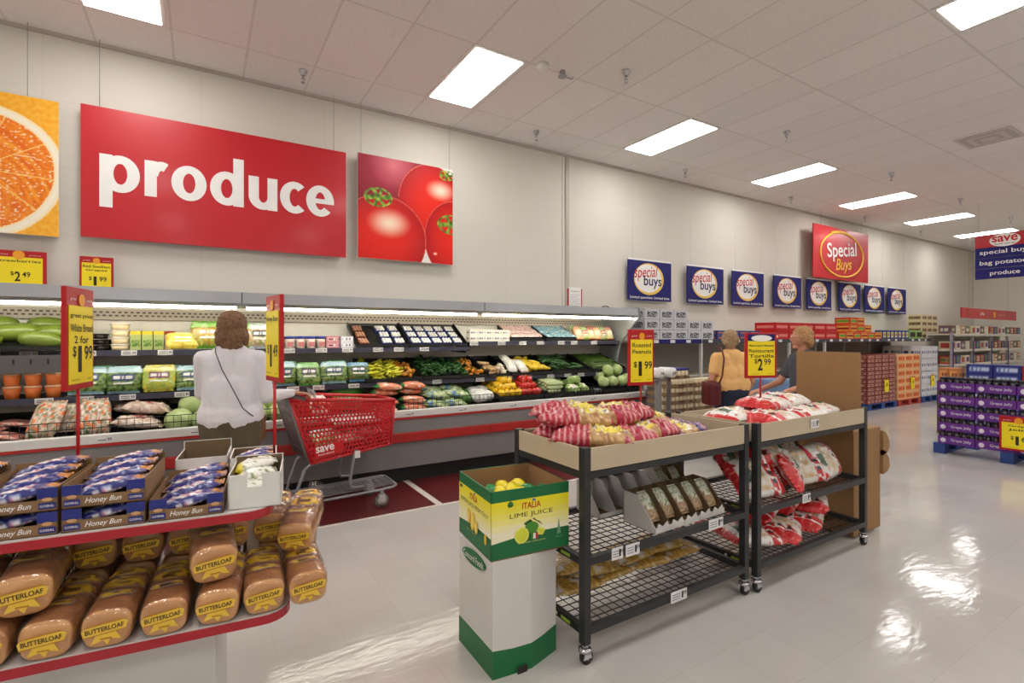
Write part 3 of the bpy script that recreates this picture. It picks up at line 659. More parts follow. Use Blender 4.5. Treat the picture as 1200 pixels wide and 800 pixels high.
SP = lambda nm,c,s,w=.13,l=.13,h=.035: bag_mesh(nm,w,l,h,noise_mix(c,14,s),s,lump=.2,nu=12,nv=14)
pk=[SP('pink_pack',[(240,235,230),(225,170,165),(245,240,235),(200,110,110)],s) for s in (11,12)]
bl=[SP('blue_pack',[(150,200,90),(60,140,190),(220,235,240),(200,215,120)],s) for s in (13,14)]
black_crate('display_tray','tilted black tray of pink and white packs on the right upper shelf',3.36,3.86,5.48,5.84,zt+.005,zt+.16); fill_tilt(3.37,3.85,zt+.02,zt+.17,5.48,5.84,pk,'meat_pack','pink and white pack in the tilted tray','pack',4,3,'pink and white packs')
black_crate('display_tray','tilted black tray of blue and green packs on the right upper shelf',3.90,4.42,5.48,5.84,zt+.005,zt+.16); fill_tilt(3.91,4.41,zt+.02,zt+.17,5.48,5.84,bl,'vegetable_pack','blue and green pack in the tilted tray','pack',4,3,'blue and green packs')
ob=[bag_mesh('carrot_bag',.15,.24,.06,salad_fn(c1,c2,c3,s),s,nu=14,nv=18) for c1,c2,c3,s in (((220,120,60),(235,225,190),[(225,150,90),(240,220,180),(210,90,40)],21),((120,160,60),(210,60,40),[(110,150,60),(220,200,150),(60,100,40)],22),((200,60,40),(235,230,200),[(235,225,190),(190,190,110),(225,200,150)],23))]
for j in range(6): stand(ob[j%3],'vegetable_bag',f'standing {["orange","green-striped","red-topped"][j%3]} vegetable bag, {ORD[j]} right of the blue and green packs','bagged vegetables',4.48+.115*j,5.55,zt,'standing bags at the right end',64,0,.9,.24)
for j in range(4): stand(ob[(j+1)%3],'vegetable_bag',f'rear {["orange","green-striped","red-topped"][(j+1)%3]} vegetable bag, {ORD[j]} from the left at the right end','bagged vegetables',4.5+.16*j,5.68,zt,'standing bags at the right end',80,0,.92,.24)
# middle shelf, right: tilted trays of loose produce
ZM=1.03
def mid_tray(x0,x1,label): black_crate('display_tray',label,x0,x1,5.27,5.82,ZM,ZM+.17,lip=.035)
mid_tray(1.46,2.08,'black middle-shelf tray of yellow chillies and orange peppers'); mid_tray(2.09,2.9,'black middle-shelf tray of dark green chillies'); mid_tray(2.91,3.22,'black middle-shelf tray of ginger and white onions'); mid_tray(3.23,3.86,'black middle-shelf tray of radish bags and yellow squash'); mid_tray(3.87,4.52,'black middle-shelf tray of zucchini'); mid_tray(4.53,5.14,'black middle-shelf tray of green beans')
def chili(m,l=.11,r=.013):
    b=MB(); b.tube([(l*(t-.5),.012*math.sin(t*2.4),.01*math.cos(t*3)) for t in [k/6 for k in range(7)]],[r*.7,r,r*1.05,r*.95,r*.75,r*.45,.002],m,7); a=b.mesh('pod'); b=MB(); b.tube([(-l/2,0,.01),(-l/2-.02,.003,.014)],.003,STM,5); return a,b.mesh('stem')
def pile(name,parts,label,cat,n,x0,x1,y0,y1,zfn,group,smin=.85,smax=1.15,flat=True,rzr=PI,tilt=.3,layers=2,dz=.03):
    base=None
    for i in range(n):
        x=random.uniform(x0,x1);y=random.uniform(y0,y1);z=zfn(x,y)+random.choice(range(layers))*dz
        r=(random.uniform(-tilt,tilt),random.uniform(-tilt,tilt),random.uniform(-rzr,rzr)); s=random.uniform(smin,smax)
        if isinstance(parts,bpy.types.Mesh): put(name,parts,label,cat,(x,y,z),r,group,s)
        else:
            if base is None:
                base=thing(name,label,cat,(x,y,z),0,group); base.rotation_euler=r; base.scale=(s,)*3
                for nm,me in parts: link(nm,me,base)
            else: dup(base,(x,y,z),r,None,s)
def zmid(x,y): return ZM+.02+(y-5.27)/.55*.17
yc=chili(veg('chilli_yellow',(224,222,60),amt=.15)); gc=chili(veg('chilli_green',(40,92,34),amt=.25),.08,.014); zu=chili(veg('zucchini_green',(52,98,40),amt=.35,scale=20),.19,.02)
pile('yellow_chilli',(('pod',yc[0]),('stem',yc[1])),'shiny yellow chilli heaped in the left middle-shelf tray','chilli',90,1.50,1.88,5.30,5.74,zmid,'yellow chillies',layers=3,dz=.03)
pile('green_chilli',(('pod',gc[0]),('stem',gc[1])),'dark green chilli heaped in the middle-shelf tray beside the habaneros','chilli',120,2.12,2.66,5.30,5.78,zmid,'green chillies',layers=3,dz=.028)
def bell(m,r=.035,h=1.0):
    b=MB(); b.ell((0,0,0),(r,r,r*h),m,15,8,lambda d:(1+.1*math.cos(4*math.atan2(d.y,d.x)))*(1-.16*max(0,d.z)**6)); a=b.mesh('fruit'); b=MB(); b.tube([(0,0,r*h*.8),(.004,0,r*h*1.15),(.012,0,r*h*1.35)],[.007,.005,.005],STM,6); return a,b.mesh('stem')
hb=bell(veg('habanero_orange',(236,150,40),amt=.25),.02,1.2); yp=bell(veg('pepper_yellow',(246,196,16),amt=.1,coat=.7),.047); rp=bell(veg('pepper_red',(206,30,22),amt=.12,coat=.7),.045)
P=lambda t:(('fruit',t[0]),('stem',t[1]))
pile('orange_chilli',P(hb),'small orange pepper heaped beside the yellow chillies','pepper',36,1.88,2.04,5.3,5.75,zmid,'small orange peppers left',layers=2,dz=.03,tilt=1.2)
pile('orange_chilli',P(hb),'small orange pepper heaped beside the green chillies','pepper',36,2.68,2.85,5.3,5.75,zmid,'small orange peppers right',layers=2,dz=.03,tilt=1.2)
gin=MB(); GG=mat('ginger_skin',(204,170,120),.7,noise_amt=.2)
for p,r_ in (((0,0,0),(.05,.022,.02)),((.035,.02,.005),(.025,.018,.016)),((-.03,.02,.0),(.022,.03,.015)),((.0,-.022,.003),(.018,.022,.015))): gin.ell(p,r_,GG,10,6)
gin=gin.mesh('ginger'); pile('ginger_root',gin,'knobbly tan ginger root in the middle-shelf tray','ginger',14,2.95,3.09,5.31,5.6,zmid,'ginger roots')
on=MB(); on.lathe([(0,-.035),(.02,-.032),(.036,-.01),(.036,.01),(.02,.03),(.006,.04),(.004,.06)],veg('onion_white',(226,212,190),amt=.1),n=12); on=on.mesh('onion')
pile('white_onion',on,'pale onion in the tray beside the ginger','onion',8,3.10,3.18,5.32,5.6,zmid,'white onions',tilt=1.5)
dk=[bag_mesh('daikon_bag',.13,.26,.08,noise_mix([(238,235,225),(250,250,245),(215,215,190)],5,s),s,nu=12,nv=16) for s in (31,32)]
for j,(x,y) in enumerate(((3.29,5.40),(3.42,5.38),(3.32,5.56))): put('radish_bag',dk[j%2],f'clear bag of white radish leaning in tray, {ORD[j]} from the left front','bagged radish',(x,y,zmid(x,y)+.03),(R(35),0,R(-10+12*j)),'white radish bags')
sq=MB(); sq.tube([(-.09,0,0),(-.06,0,0),(0,0,0),(.05,.004,0),(.08,.01,.005)],[.012,.026,.03,.018,.012],veg('squash_yellow',(240,206,50),amt=.1),10); sq=sq.mesh('squash')
pile('yellow_squash',sq,'yellow summer squash heaped in the middle-shelf tray','squash',26,3.50,3.80,5.32,5.7,zmid,'yellow squash',rzr=.8,layers=2,dz=.04)
pile('zucchini',(('body',zu[0]),('stem',zu[1])),'dark green zucchini laid in the middle-shelf tray','zucchini',38,3.95,4.42,5.32,5.76,zmid,'zucchini',rzr=.9,layers=2,dz=.035)
bn=MB(); BM=veg('bean_green',(88,122,48),amt=.25)
for i in range(420):
    x=random.uniform(4.60,5.08);y=random.uniform(5.3,5.78);z=zmid(x,y)+random.uniform(0,.05);a=random.uniform(-1,1)*.9;l=.055
    bn.tube([(x-l*math.cos(a),y-l*math.sin(a),z),(x,y,z+.008),(x+l*math.cos(a),y+l*math.sin(a),z)],.0045,BM,4)
tag(bn.build('green_beans'),'heap of thin green beans in the right end middle-shelf tray','green beans',kind='stuff')
# deck: loose and bagged produce, front y 5.05 .. 5.8
def zd(x,y): return .70+(y-4.98)/.9*.16
def bags(meshes,name,label,cat,pts,group,l=.3):
    for i,(x,y,dz,rz) in enumerate(pts): put(name,meshes[i%len(meshes)],f'{label}, {ORD[i]} counted left to right and front to back',cat,(x,y,zd(x,y)+dz),(R(12),0,R(rz)),group)
mt=[bag_mesh('meat_tray',.2,.26,.05,noise_mix([(150,60,60),(200,120,100),(230,200,190),(120,40,40)],7,s),s,nu=14,nv=16) for s in (41,42)]
bags(mt,'berry_box','dark red packaged fruit on the lower deck','packaged fruit',[(-1.55,5.15,.02,90),(-1.26,5.15,.02,86),(-1.5,5.36,.03,95),(-1.2,5.38,.03,88),(-1.38,5.22,.075,80)],'packaged fruit at the left end')
def pepper_fn(s): 
    f=noise_mix([(60,100,40),(225,215,200),(170,130,110),(90,120,60)],8,s)
    return lambda u,v:(232,110,40) if nz(u*6+s,v*7,s)>.33 else f(u,v)
pb=[bag_mesh('carrot_bag',.2,.34,.07,pepper_fn(s),s,nu=20,nv=26) for s in (43,44)]
for j,(x,y) in enumerate(((-1.0,5.18),(-.86,5.3),(-.72,5.18))): put('carrot_bag',pb[j%2],f'clear bag with orange carrot tips on the deck, {ORD[j]} from the left','bagged carrots',(x,y,zd(x,y)+.12),(R(50),0,R(-14+12*j)),'orange-tipped bags on the left deck')
pot=[bag_mesh('potato_bag',.24,.36,.1,lambda u,v,s=s: (225,215,205) if nz(u*30,v*30,s)>.15 else ((180,70,70) if abs(u-.5)<.18 and abs(v-.5)<.15 else mixc((176,140,120),(225,205,190),.5+nz(u*6,v*8,s))),s,lump=.25,nu=20,nv=26) for s in (45,46,47)]
for j,(x,y,dz,rz) in enumerate(((-.45,5.16,.02,84),(-.48,5.42,.06,95),(-.40,5.28,.10,85),(-.42,5.6,.06,88))): put('potato_bag',pot[j%3],f'netted bag of pale potatoes on the deck left of the cabbages, {ORD[j]} of the heap from the front','bagged potatoes',(x,y,zd(x,y)+dz),(R(8),0,R(rz)),'potato bags on the left deck')
cab=MB(); CBM=veg('cabbage_leaf',(180,200,134),amt=.25,scale=6,bump=.5,coat=.1)
cab.ell((0,0,0),(.1,.1,.085),CBM,20,12,lambda d:1+.05*math.sin(5*math.atan2(d.y,d.x)+6*d.z)); 
for k in range(5):
    a=k*1.26; Mx=Matrix.Rotation(a,3,'Z')@Matrix.Rotation(R(60),3,'Y'); cab.ell(Mx@V((0,0,.006)),(.09,.075,.1),CBM,12,6,None,Mx@Matrix.Diagonal((1,1,1)))
cab=cab.mesh('cabbage')
cp=[(-.16,5.14,.06),(.03,5.13,.06),(.22,5.15,.06),(-.08,5.33,.13),(.12,5.33,.13),(.42,5.14,.06),(.61,5.15,.06),(.34,5.34,.13),(.53,5.33,.13),(-.02,5.52,.12)]
for i,(x,y,dz) in enumerate(cp): put('cabbage',cab,f'pale green cabbage on the deck {"left" if x<.3 else "right"} of the woman, {ORD[i]} counted left to right from the front row','cabbage',(x,y,zd(x,y)+dz),(random.uniform(-.5,.5),random.uniform(-.5,.5),i*1.1),'cabbages around the woman',random.uniform(.95,1.15))
# melons, tomatoes behind the cart
wm=MB(); wm.ell((0,0,0),(.19,.1,.095),veg('watermelon_rind',(74,140,48),amt=.5,scale=9),18,12); wm=wm.mesh('watermelon')
for i,(x,y,dz) in enumerate(((1.24,5.2,.10),(1.30,5.44,.16))): put('watermelon',wm,f'long green melon on the deck behind the cart, {["front","rear"][i]} one','melon',(x,y,zd(x,y)+dz),(0,0,R(6)),'green melons')
tm=MB(); tm.ell((0,0,0),(.036,.036,.031),veg('tomato_red',(226,70,34),amt=.15,coat=.6),12,8); tm=tm.mesh('tomato')
pile('tomato',tm,'orange-red tomato heaped on the deck behind the cart','tomato',60,.76,1.04,5.06,5.4,lambda x,y:zd(x,y)+.05,'tomatoes behind the cart',layers=3,dz=.05)
cbg=[bag_mesh('carrot_bag',.17,.30,.075,lambda u,v,s=s:(60,140,70) if (v<.12 or v>.88) else ((240,240,235) if nz(u*14,v*4,s)>.3 else mixc((226,120,80),(244,170,130),.5+.8*math.sin(u*34+s)*.5)),s,lump=.18,nu=20,nv=22) for s in (51,52,53)]
pts=[(1.60,5.12,.0,86),(1.91,5.12,.0,94),(1.62,5.15,.07,88),(1.92,5.15,.07,86),(1.66,5.3,.12,92),(1.93,5.3,.12,88),(1.68,5.22,.2,90),(1.95,5.22,.2,86)]
for i,(x,y,dz,rz) in enumerate(pts): put('carrot_bag',cbg[i%3],f'orange carrot bag with green ends, {ORD[i//2]} layer from the bottom, {["left","right"][i%2]} column','bagged carrots',(x,y,zd(x,y)+dz),(R(5),0,R(rz)),'carrot bags on the deck')
lt=[bag_mesh('lettuce_bag',.2,.34,.09,lambda u,v,s=s:(70,120,190) if nz(u*7,v*5,s)>.3 else mixc((110,150,60),(228,232,200),.55+.9*nz(u*9,v*9,s)),s,lump=.2,nu=20,nv=22) for s in (54,55)]
for i,(x,y,dz,rz) in enumerate(((2.16,5.13,.0,80),(2.38,5.13,.0,96),(2.52,5.36,.02,70),(2.2,5.2,.08,86),(2.44,5.2,.08,92),(2.2,5.42,.09,90),(2.46,5.42,.09,90))): put('lettuce_bag',lt[i%2],f'green and white bagged lettuce right of the carrot bags, {ORD[i]} counted from the front','bagged lettuce',(x,y,zd(x,y)+dz),(R(8),0,R(rz)),'lettuce bags')
def leafy(name,c1,r,n,h,sd):
    rs=random.Random(sd); b=MB(); m=mat(name,c1,.5,noise_amt=.3,scale=20); b.ell((0,0,r*.3),(r*.75,r*.75,r*.5),m,12,8,lambda d:1+.15*math.sin(d.x*9)*math.sin(d.y*8))
    for k in range(n):
        a=rs.uniform(0,2*PI);e=rs.uniform(.2,1.2);l=r*rs.uniform(.6,1); d=V((math.cos(a)*math.cos(e),math.sin(a)*math.cos(e),math.sin(e)*h)); s=V((-math.sin(a),math.cos(a),0))*l*.22
        p0=V((0,0,0));p1=d*l*.6;p2=d*l+V((0,0,-l*.15)); b.add([p0-s*.2,p0+s*.2,p1+s,p1-s,p2+s*.6,p2-s*.6],[(0,1,2,3),(3,2,4,5)],m)
    return b.mesh(name)
ky=leafy('kale_leaves',(70,120,45),.13,70,1,3)
for i,(x,y) in enumerate(((2.55,5.18),(2.62,5.36),(2.58,5.5))): put('leafy_greens',ky,f'loose bunch of green leaves beside the bean sprouts, {ORD[i]} from the left','greens',(x,y,zd(x,y)+.03),(0,0,i),'green leaf bunches')
sw=leafy('sprout_white',(226,228,222),.13,120,.9,4)
for i,(x,y) in enumerate(((2.70,5.12),(2.82,5.16),(2.74,5.34),(2.86,5.38),(2.78,5.24))): put('bean_sprouts',sw,f'white bag-like clump of bean sprouts left of yellow peppers, {ORD[i]} from the front','bean sprouts',(x,y,zd(x,y)+.05),(0,0,i*1.3),'bean sprout clumps')
black_crate('display_tray','black lower-deck tray of yellow and red bell peppers',2.93,3.56,5.04,5.7,.765,.88,lip=.05); black_crate('display_tray','black lower-deck tray of white vegetables',3.57,4.36,5.04,5.7,.765,.88,lip=.05); black_crate('display_tray','black lower-deck tray of round cabbages',4.50,5.18,5.04,5.7,.765,.88,lip=.05)
def zt3(x,y): return .80+(y-5.04)/.66*.12+.03
def rows(parts,name,label,cat,x0,x1,y0,y1,nx,ny,group,lv=2,step=.06,jit=.01):
    base=None
    for l in range(lv):
        for j in range(ny-l):
            for i in range(nx-l):
                x=x0+(i+.5+l*.5)*(x1-x0)/nx+random.uniform(-jit,jit); y=y0+(j+.5+l*.5)*(y1-y0)/ny+random.uniform(-jit,jit); z=zt3(x,y)+l*step
                r=(random.uniform(-.5,.5),random.uniform(-.5,.5),random.uniform(0,6))
                if base is None:
                    base=thing(name,label,cat,(x,y,z),0,group); base.rotation_euler=r
                    for nm,me in parts: link(nm,me,base)
                else: dup(base,(x,y,z),r)
rows(P(yp),'yellow_pepper','glossy yellow bell pepper in the lower-deck heap','bell pepper',2.95,3.27,5.06,5.55,4,5,'yellow bell peppers',3)
rows(P(rp),'red_pepper','glossy red bell pepper heaped right of the yellow peppers','bell pepper',3.26,3.55,5.06,5.5,4,5,'red bell peppers',3)
cau=MB(); 
for k in range(40):
    a=k*2.4; rr=.07*math.sqrt(k/40); cau.ell((rr*math.cos(a),rr*math.sin(a),.05-.35*rr),(.018,.018,.016),mat('cauliflower_white',(232,230,212),.7,noise_amt=.1,scale=60,bump=.6,bscale=120),7,5)
for k in range(7):
    a=k*.9; cau.ell((.06*math.cos(a),.06*math.sin(a),.0),(.04,.04,.05),mat('cauliflower_leaf',(150,180,100),.5),8,6)
cau=cau.mesh('cauliflower')
for i,(x,y,dz) in enumerate(((4.06,5.12,.02),(4.24,5.15,.02),(4.14,5.3,.03),(4.12,5.18,.11),(3.98,5.38,.03))): put('cauliflower',cau,f'white cauliflower head in the lower-deck tray, {ORD[i]} counted from the front left','cauliflower',(x,y,zt3(x,y)+dz-.03),(R(25),0,i),'cauliflower heads')
cuc=MB(); cuc.tube([(-.12,0,0),(-.1,0,0),(0,.006,0),(.1,0,0),(.12,0,0)],[.01,.022,.026,.022,.01],veg('pale_cucumber',(190,206,150),amt=.2),10); cuc=cuc.mesh('cucumber')
for i in range(14): put('pale_cucumber',cuc,'pale green cucumber stacked left of the cauliflower','cucumber',(3.76+.012*(i%2),5.1+.07*(i%5),zt3(3.76,5.1+.07*(i%5))+.045*(i//5)-.01),(0,0,R(random.uniform(-12,12))),'pale cucumbers')
for i,(x,y,dz) in enumerate(((4.60,5.14,.05),(4.77,5.14,.05),(4.94,5.14,.05),(5.08,5.2,.06),(4.68,5.31,.08),(4.85,5.31,.08),(4.77,5.24,.18),(4.95,5.25,.18),(5.06,5.38,.1))): put('cabbage',cab,f'light green cabbage in the tray at the right end of the deck, {ORD[i]} counted from the front','cabbage',(x,y,zt3(x,y)+dz),(.4,.2,i),'cabbages at the right end',.78)
q=MB()
for k in range(60):
    a=k*2.4; rr=.06*math.sqrt(k/60); q.ell((rr*math.cos(a)*1.4,rr*math.sin(a)*.8,.02*math.cos(k)),(.011,.011,.011),mat('mixed_bean',(120,118,125),.4,noise_amt=.9,scale=90),6,4)
tag(q.build('bean_bag',None,(4.43,5.08,.80)),'small speckled bag between cauliflower and cabbages','bagged beans')
# ---------------------------------------------------------------- wheeled wire racks
BAND = mat('beige_panel', (196,180,152), .5); TRAYIN = mat('tray_grey', (112,108,106), .6)
def caster(parent, x, y):
    b = MB(); b.cyl((x,y,.075),(x,y,.1),.018,CHROME); b.cyl((x,y,.06),(x,y,.075),.03,CHROME)
    for s in (-1,1): b.hexa([(x-.02,y+s*.014,.03),(x+.028,y+s*.014,.03),(x+.028,y+s*.018,.03),(x-.02,y+s*.018,.03),(x-.012,y+s*.014,.062),(x+.02,y+s*.014,.062),(x+.02,y+s*.018,.062),(x-.012,y+s*.018,.062)],CHROME)
    c = b.build('caster', parent); b = MB(); b.cyl((x+.008,y-.011,.031),(x+.008,y+.011,.031),.031,BLACK,n=18); b.cyl((x+.008,y-.013,.031),(x+.008,y+.013,.031),.012,STEEL); b.build('wheel', c)
def rack(name, label, x0, y0, L, D, mid, low, tagx):
    t = thing(name, label, 'wheeled rack', (x0,y0,0), 0, 'black wheeled wire racks')
    for x in (.0,L-.04):
        for y in (0,D-.04): b = MB(); b.box(x,x+.04,y,y+.04,.095,.995 if True else 0,DARK,bevel=.003); b.build('post', t); caster(t,x+.02,y+.02)
    b = MB(); b.box(.04,L-.04,.004,.016,.885,.99,BAND); b.build('front_panel', t)
    b = MB(); b.box(.004,.016,.04,D-.04,.885,.99,BAND); b.build('end_panel', t); b = MB(); b.box(L-.016,L-.004,.04,D-.04,.885,.99,BAND); b.build('end_panel', t)
    b = MB(); b.box(.04,L-.04,D-.016,D-.004,.885,.985,BAND); b.build('rear_panel', t)
    b = MB(); b.box(.016,L-.016,.016,D-.016,.895,.903,TRAYIN); b.build('tray_floor', t)
    b = MB()
    for z in (.85,): b.box(.04,L-.04,.005,.035,z,.88,DARK); b.box(.04,L-.04,D-.035,D-.005,z,.88,DARK); b.box(.005,.035,.04,D-.04,z,.88,DARK); b.box(L-.035,L-.005,.04,D-.04,z,.88,DARK)
    b.build('top_frame', t)
    for z in (mid, low):
        b = MB(); b.box(.04,L-.04,.0,.03,z-.035,z,DARK); b.box(.04,L-.04,D-.03,D,z-.035,z,DARK); b.box(.0,.03,.04,D-.04,z-.035,z,DARK); b.box(L-.03,L,.04,D-.04,z-.035,z,DARK)
        sh = b.build('shelf', t); g = MB(); r = .0013
        for k in range(1,int((L-.06)/.05)+1): r = .0013; g.box(.03+k*.05-r,.03+k*.05+r,.02,D-.02,z-.006,z-.002,BLACK)
        for k in range(1,int((D-.04)/.05)+1): g.box(.02,L-.02,.02+k*.05-r,.02+k*.05+r,z-.011,z-.006,BLACK)
        g.build('wire_grid', sh)
        b = MB(); b.box(-.003,0,.05,D-.3,z-.03,z-.004,BLACK); b.box(-.0045,-.003,.1,.17,z-.024,z-.01,mat('lime_print',(150,180,50),.5)); b.box(-.0045,-.003,.2,.215,z-.024,z-.01,PAPERW); b.build('edge_label', sh)
    for x, z, w in tagx:
        b = MB(); b.box(x-w/2,x+w/2,-.004,-.001,z-.042,z+.014,TAG)
        for r_ in range(3): b.box(x-w*.42,x+w*.05,-.0055,-.004,z-.004-r_*.012,z-.0+0-r_*.012,mat('grey_ink'))
        b.text('1',x+w*.2,z-.012,.012,.034,-.0055,INK,bold=.03); b.text('99',x+w*.36,z-.006,.024,.02,-.0055,INK,bold=.02); b.build('price_tag', t)
    return t
rack('wheeled_rack','black wheeled wire rack with beige top tray of red-netted peanut bags',1.48,1.78,1.235,.60,.49,.175,[(.20,.49,.07),(.30,.487,.0901),(.93,.49,.12),(.63,.175,.12)])
rack('wheeled_rack','black wheeled wire rack holding red and white tortilla chip bags',2.765,1.76,1.33,.60,.49,.175,[(.62,.955,.1),(.52,.49,.09)])
def net_fn(s, blue=False):
    st = (176,22,58) if not blue else (40,48,130)
    def f(u, v):
        if v < .11 or v > .50:
            q = math.sin((v*85)+.6*math.sin(u*5)); k = nz(u*25,v*20,s)
            return st if q > -.6 else mixc((214,130,130),(236,190,180),k+.5)
        if .18 < v < .46 and .2 < u < .85:
            if v > .38 and nz(u*10,v*14,s)>.05: return (150,135,150)
            return (236,214,70) if nz(u*7,v*9,s+2) > -.15 else (240,236,225)
        k = nz(u*38,v*44,s); return mixc((150,96,50),(232,200,140),.5+1.1*k)
    return f
PNB = [bag_mesh('peanut_bag',.175,.38,.095,net_fn(s),s,lump=.28,lumps=9,crimp=.45,nu=26,nv=44,fin=.03) for s in (61,62,63)]
PNB2 = bag_mesh('peanut_bag',.17,.38,.07,net_fn(64,True),64,lump=.28,lumps=9,crimp=.45,nu=26,nv=44,fin=.03)
Z0=.935
pp=[(1.66,1.95,.012,50,0),(1.70,2.16,.0,60,1),(1.83,1.90,.0,-98,2),(1.90,2.14,.0,75,0),(2.06,1.94,.0,-92,1),(2.30,2.24,.0,70,2),(1.68,2.09,.082,64,1),(1.86,2.05,.08,-100,0),(2.08,2.16,.08,-97,2),(1.72,2.22,.10,60,0),(2.08,2.29,.0,80,1)]
where=['at the left front corner','at the left rear','lying lowest near the front post','in the middle of the bottom layer','at the front middle','at the rear right','on top toward the left','on top toward the front','on top toward the right','at the top rear left','at the rear middle']
for i,(x,y,dz,rz,k) in enumerate(pp): put('peanut_bag',PNB[k],f'red-netted bag of roasted peanuts on the rack top, {where[i]}','peanut bag',(x,y,Z0+dz),(R(random.uniform(-3,5)),R(random.uniform(-5,5)),R(rz)),'peanut bags on the rack top',1.1)
put('peanut_bag',PNB2,'blue-striped peanut bag at the right of the red ones','peanut bag',(2.38,1.96,Z0),(0,0,R(-75)),'peanut bags on the rack top',.95)
put('peanut_bag',PNB2,'blue-striped peanut bag lying flat nearest the second rack','peanut bag',(2.48,2.14,Z0),(0,0,R(-60)),'peanut bags on the rack top',.8)
# display cartons on the middle shelf of the first rack
GCARD = mat('grey_card', (212,209,205), .7); GC2 = mat('card_inside', (112,92,66), .8)
def slot_carton(name, label, loc, rz, n, w, d, h, filled):
    o = thing(name, label, 'display carton', loc, rz, 'display cartons on the rack')
    b = MB(); W = n*w; pw=.004
    for k in range(n+1):
        x = k*w; pts = [(0,0),(0,h*.18),(d*.55,h),(d,h*1.02),(d,0)]
        b.add([(xx,y,z) for xx in (x,x+pw) for y,z in pts],[tuple(range(4,-1,-1)),tuple(range(5,10))]+[(j,(j+1)%5,(j+1)%5+5,j+5) for j in range(5)],GCARD if not filled or k in (0,) else GC2)
    b.box(0,W,0,.004,0,h*.16,GCARD); b.box(0,W,d-.004,d,0,h,GCARD if not filled else GC2); b.box(0,W,0,d,0,.004,GC2)
    for k in range(n):
        if filled: b.prism([(k*w,0),(k*w+w,0),(k*w+w*.8,h*.3),(k*w+w*.5,h*.18),(k*w+w*.2,h*.3)],-.003,0,OFFW)
        else: b.prism([(k*w,h*.9),(k*w+w,h*.9),(k*w+w,h*1.1),(k*w+w*.6,h*1.04),(k*w+w*.3,h*1.1),(k*w,h*1.0)],d-.004,d,GCARD)
    b.build('carton_shell', o); return o
def pk_fn(s):
    def f(u,v):
        if v>.5: return (214,212,196) if nz(u*12,v*12,s)<.25 else (110,150,80)
        if v>.36 and .15<u<.85: return (120,140,80) if nz(u*20,v*10,s)>0 else (225,222,205)
        return mixc((130,92,54),(216,190,150),.5+nz(u*14,v*14,s))
    return f
SEED=[bag_mesh('seed_packet',.085,.17,.03,pk_fn(s),s,nu=14,nv=20) for s in (71,72)]
slot_carton('display_carton','empty grey fluted display carton at the rear of the middle shelf',(1.88,2.13,.49),R(0),4,.12,.2,.17,False)
slot_carton('display_carton','grey and brown slotted carton of seed packets at the front of the middle shelf',(1.98,1.82,.49),R(2),5,.118,.22,.17,True)
slot_carton('display_carton','grey slotted carton of packets at the right rear of the middle shelf',(2.37,2.08,.49),R(2),2,.12,.2,.2,True)
for k in range(5): put('seed_packet',SEED[k%2],f'small brown and cream packet in the front slotted carton, {ORD[k]} slot from the left','packet',(1.985+.118*k+.06,1.94,.585),(R(52),0,R(2)),'packets in slotted cartons')
for k in range(2): put('seed_packet',SEED[(k+1)%2],f'small brown packet in the rear slotted carton, {ORD[k]} slot from the left','packet',(2.43+.12*k,2.18,.60),(R(55),0,R(2)),'packets in slotted cartons')
# gold bags on the low shelf
gold=lambda s:(lambda u,v: (210,205,195) if nz(u*5,v*5,s)>.33 else ((90,66,110) if abs(u-.5)<.2 and abs(v-.5)<.1 else mixc((140,100,36),(220,186,100),.5+nz(u*20,v*20,s))))
GOLD=[bag_mesh('bean_sack',.22,.32,.06,gold(s),s,lump=.2,nu=20,nv=28) for s in (74,75)]
for i,(x,y,dz,rz) in enumerate(((1.68,2.12,0,86),(1.95,2.14,0,94),(1.80,2.13,.055,80),(2.22,2.13,0,85),(2.10,2.14,.055,96),(2.48,2.13,0,92),(2.36,2.15,.055,84),(1.68,2.14,.10,95))): put('bean_sack',GOLD[i%2],f'flat golden brown bag on the lowest rack shelf, {ORD[i]} counted left to right','dried food bag',(x,y,.175+dz),(0,0,R(rz)),'golden bags on the lowest shelf')
# tortilla chip bags
def chip_fn(s, part=.0):
    def f(u,v):
        if v<.19 or v>.90: 
            return (206,24,30) if nz(u*16,v*16,s)<.42 else (235,120,110)
        if .19<v<.22: return (250,245,240)
        if .22<v<.36: return (40,36,34) if int((u*9)%2)==0 and .12<u<.88 and abs(v-.29)<.042 else ((206,24,30) if nz(u*8,v*8,s)>-.1 else (245,240,232))
        if .68<v<.82 and abs(u-.5)<.16: return (40,84,50)
        k=nz(u*9,v*9,s); return mixc((238,232,222),(214,176,120),.35+1.0*k) if .40<v<.66 and abs(u-.5)<.4 else ((206,60,60) if nz(u*11,v*13,s+5)>.42 else (240,236,230))
    return f
CH=[bag_mesh('chip_bag',.30,.44,.12,chip_fn(s),s,lump=.12,lumps=5,wr_=.26,nu=32,nv=48,fin=.035) for s in (81,82,83)]
Z2=.925
tp=[(3.04,2.12,0,100,0,'leftmost, red end toward the peanuts'),(3.18,1.93,0,-88,1,'in front near the tray lip at the left'),(3.42,2.18,.0,95,2,'at the rear middle'),(3.50,1.93,.0,-95,0,'in front near the middle'),(3.72,2.16,0,-84,1,'at the rear right'),(3.70,1.95,.01,-86,2,'in front at the right'),(3.34,2.08,.07,-82,0,'on top in the middle'),(3.56,2.1,.075,-100,1,'on top toward the cardboard')]
for x,y,dz,rz,k,s in tp: put('tortilla_bag',CH[k],f'red and white tortilla chip bag on the rack top, {s}','tortilla chip bag',(x,y,Z2+dz-.01),(R(random.uniform(-3,3)),R(random.uniform(-4,4)),R(rz)),'tortilla chip bags on the rack top',.92)
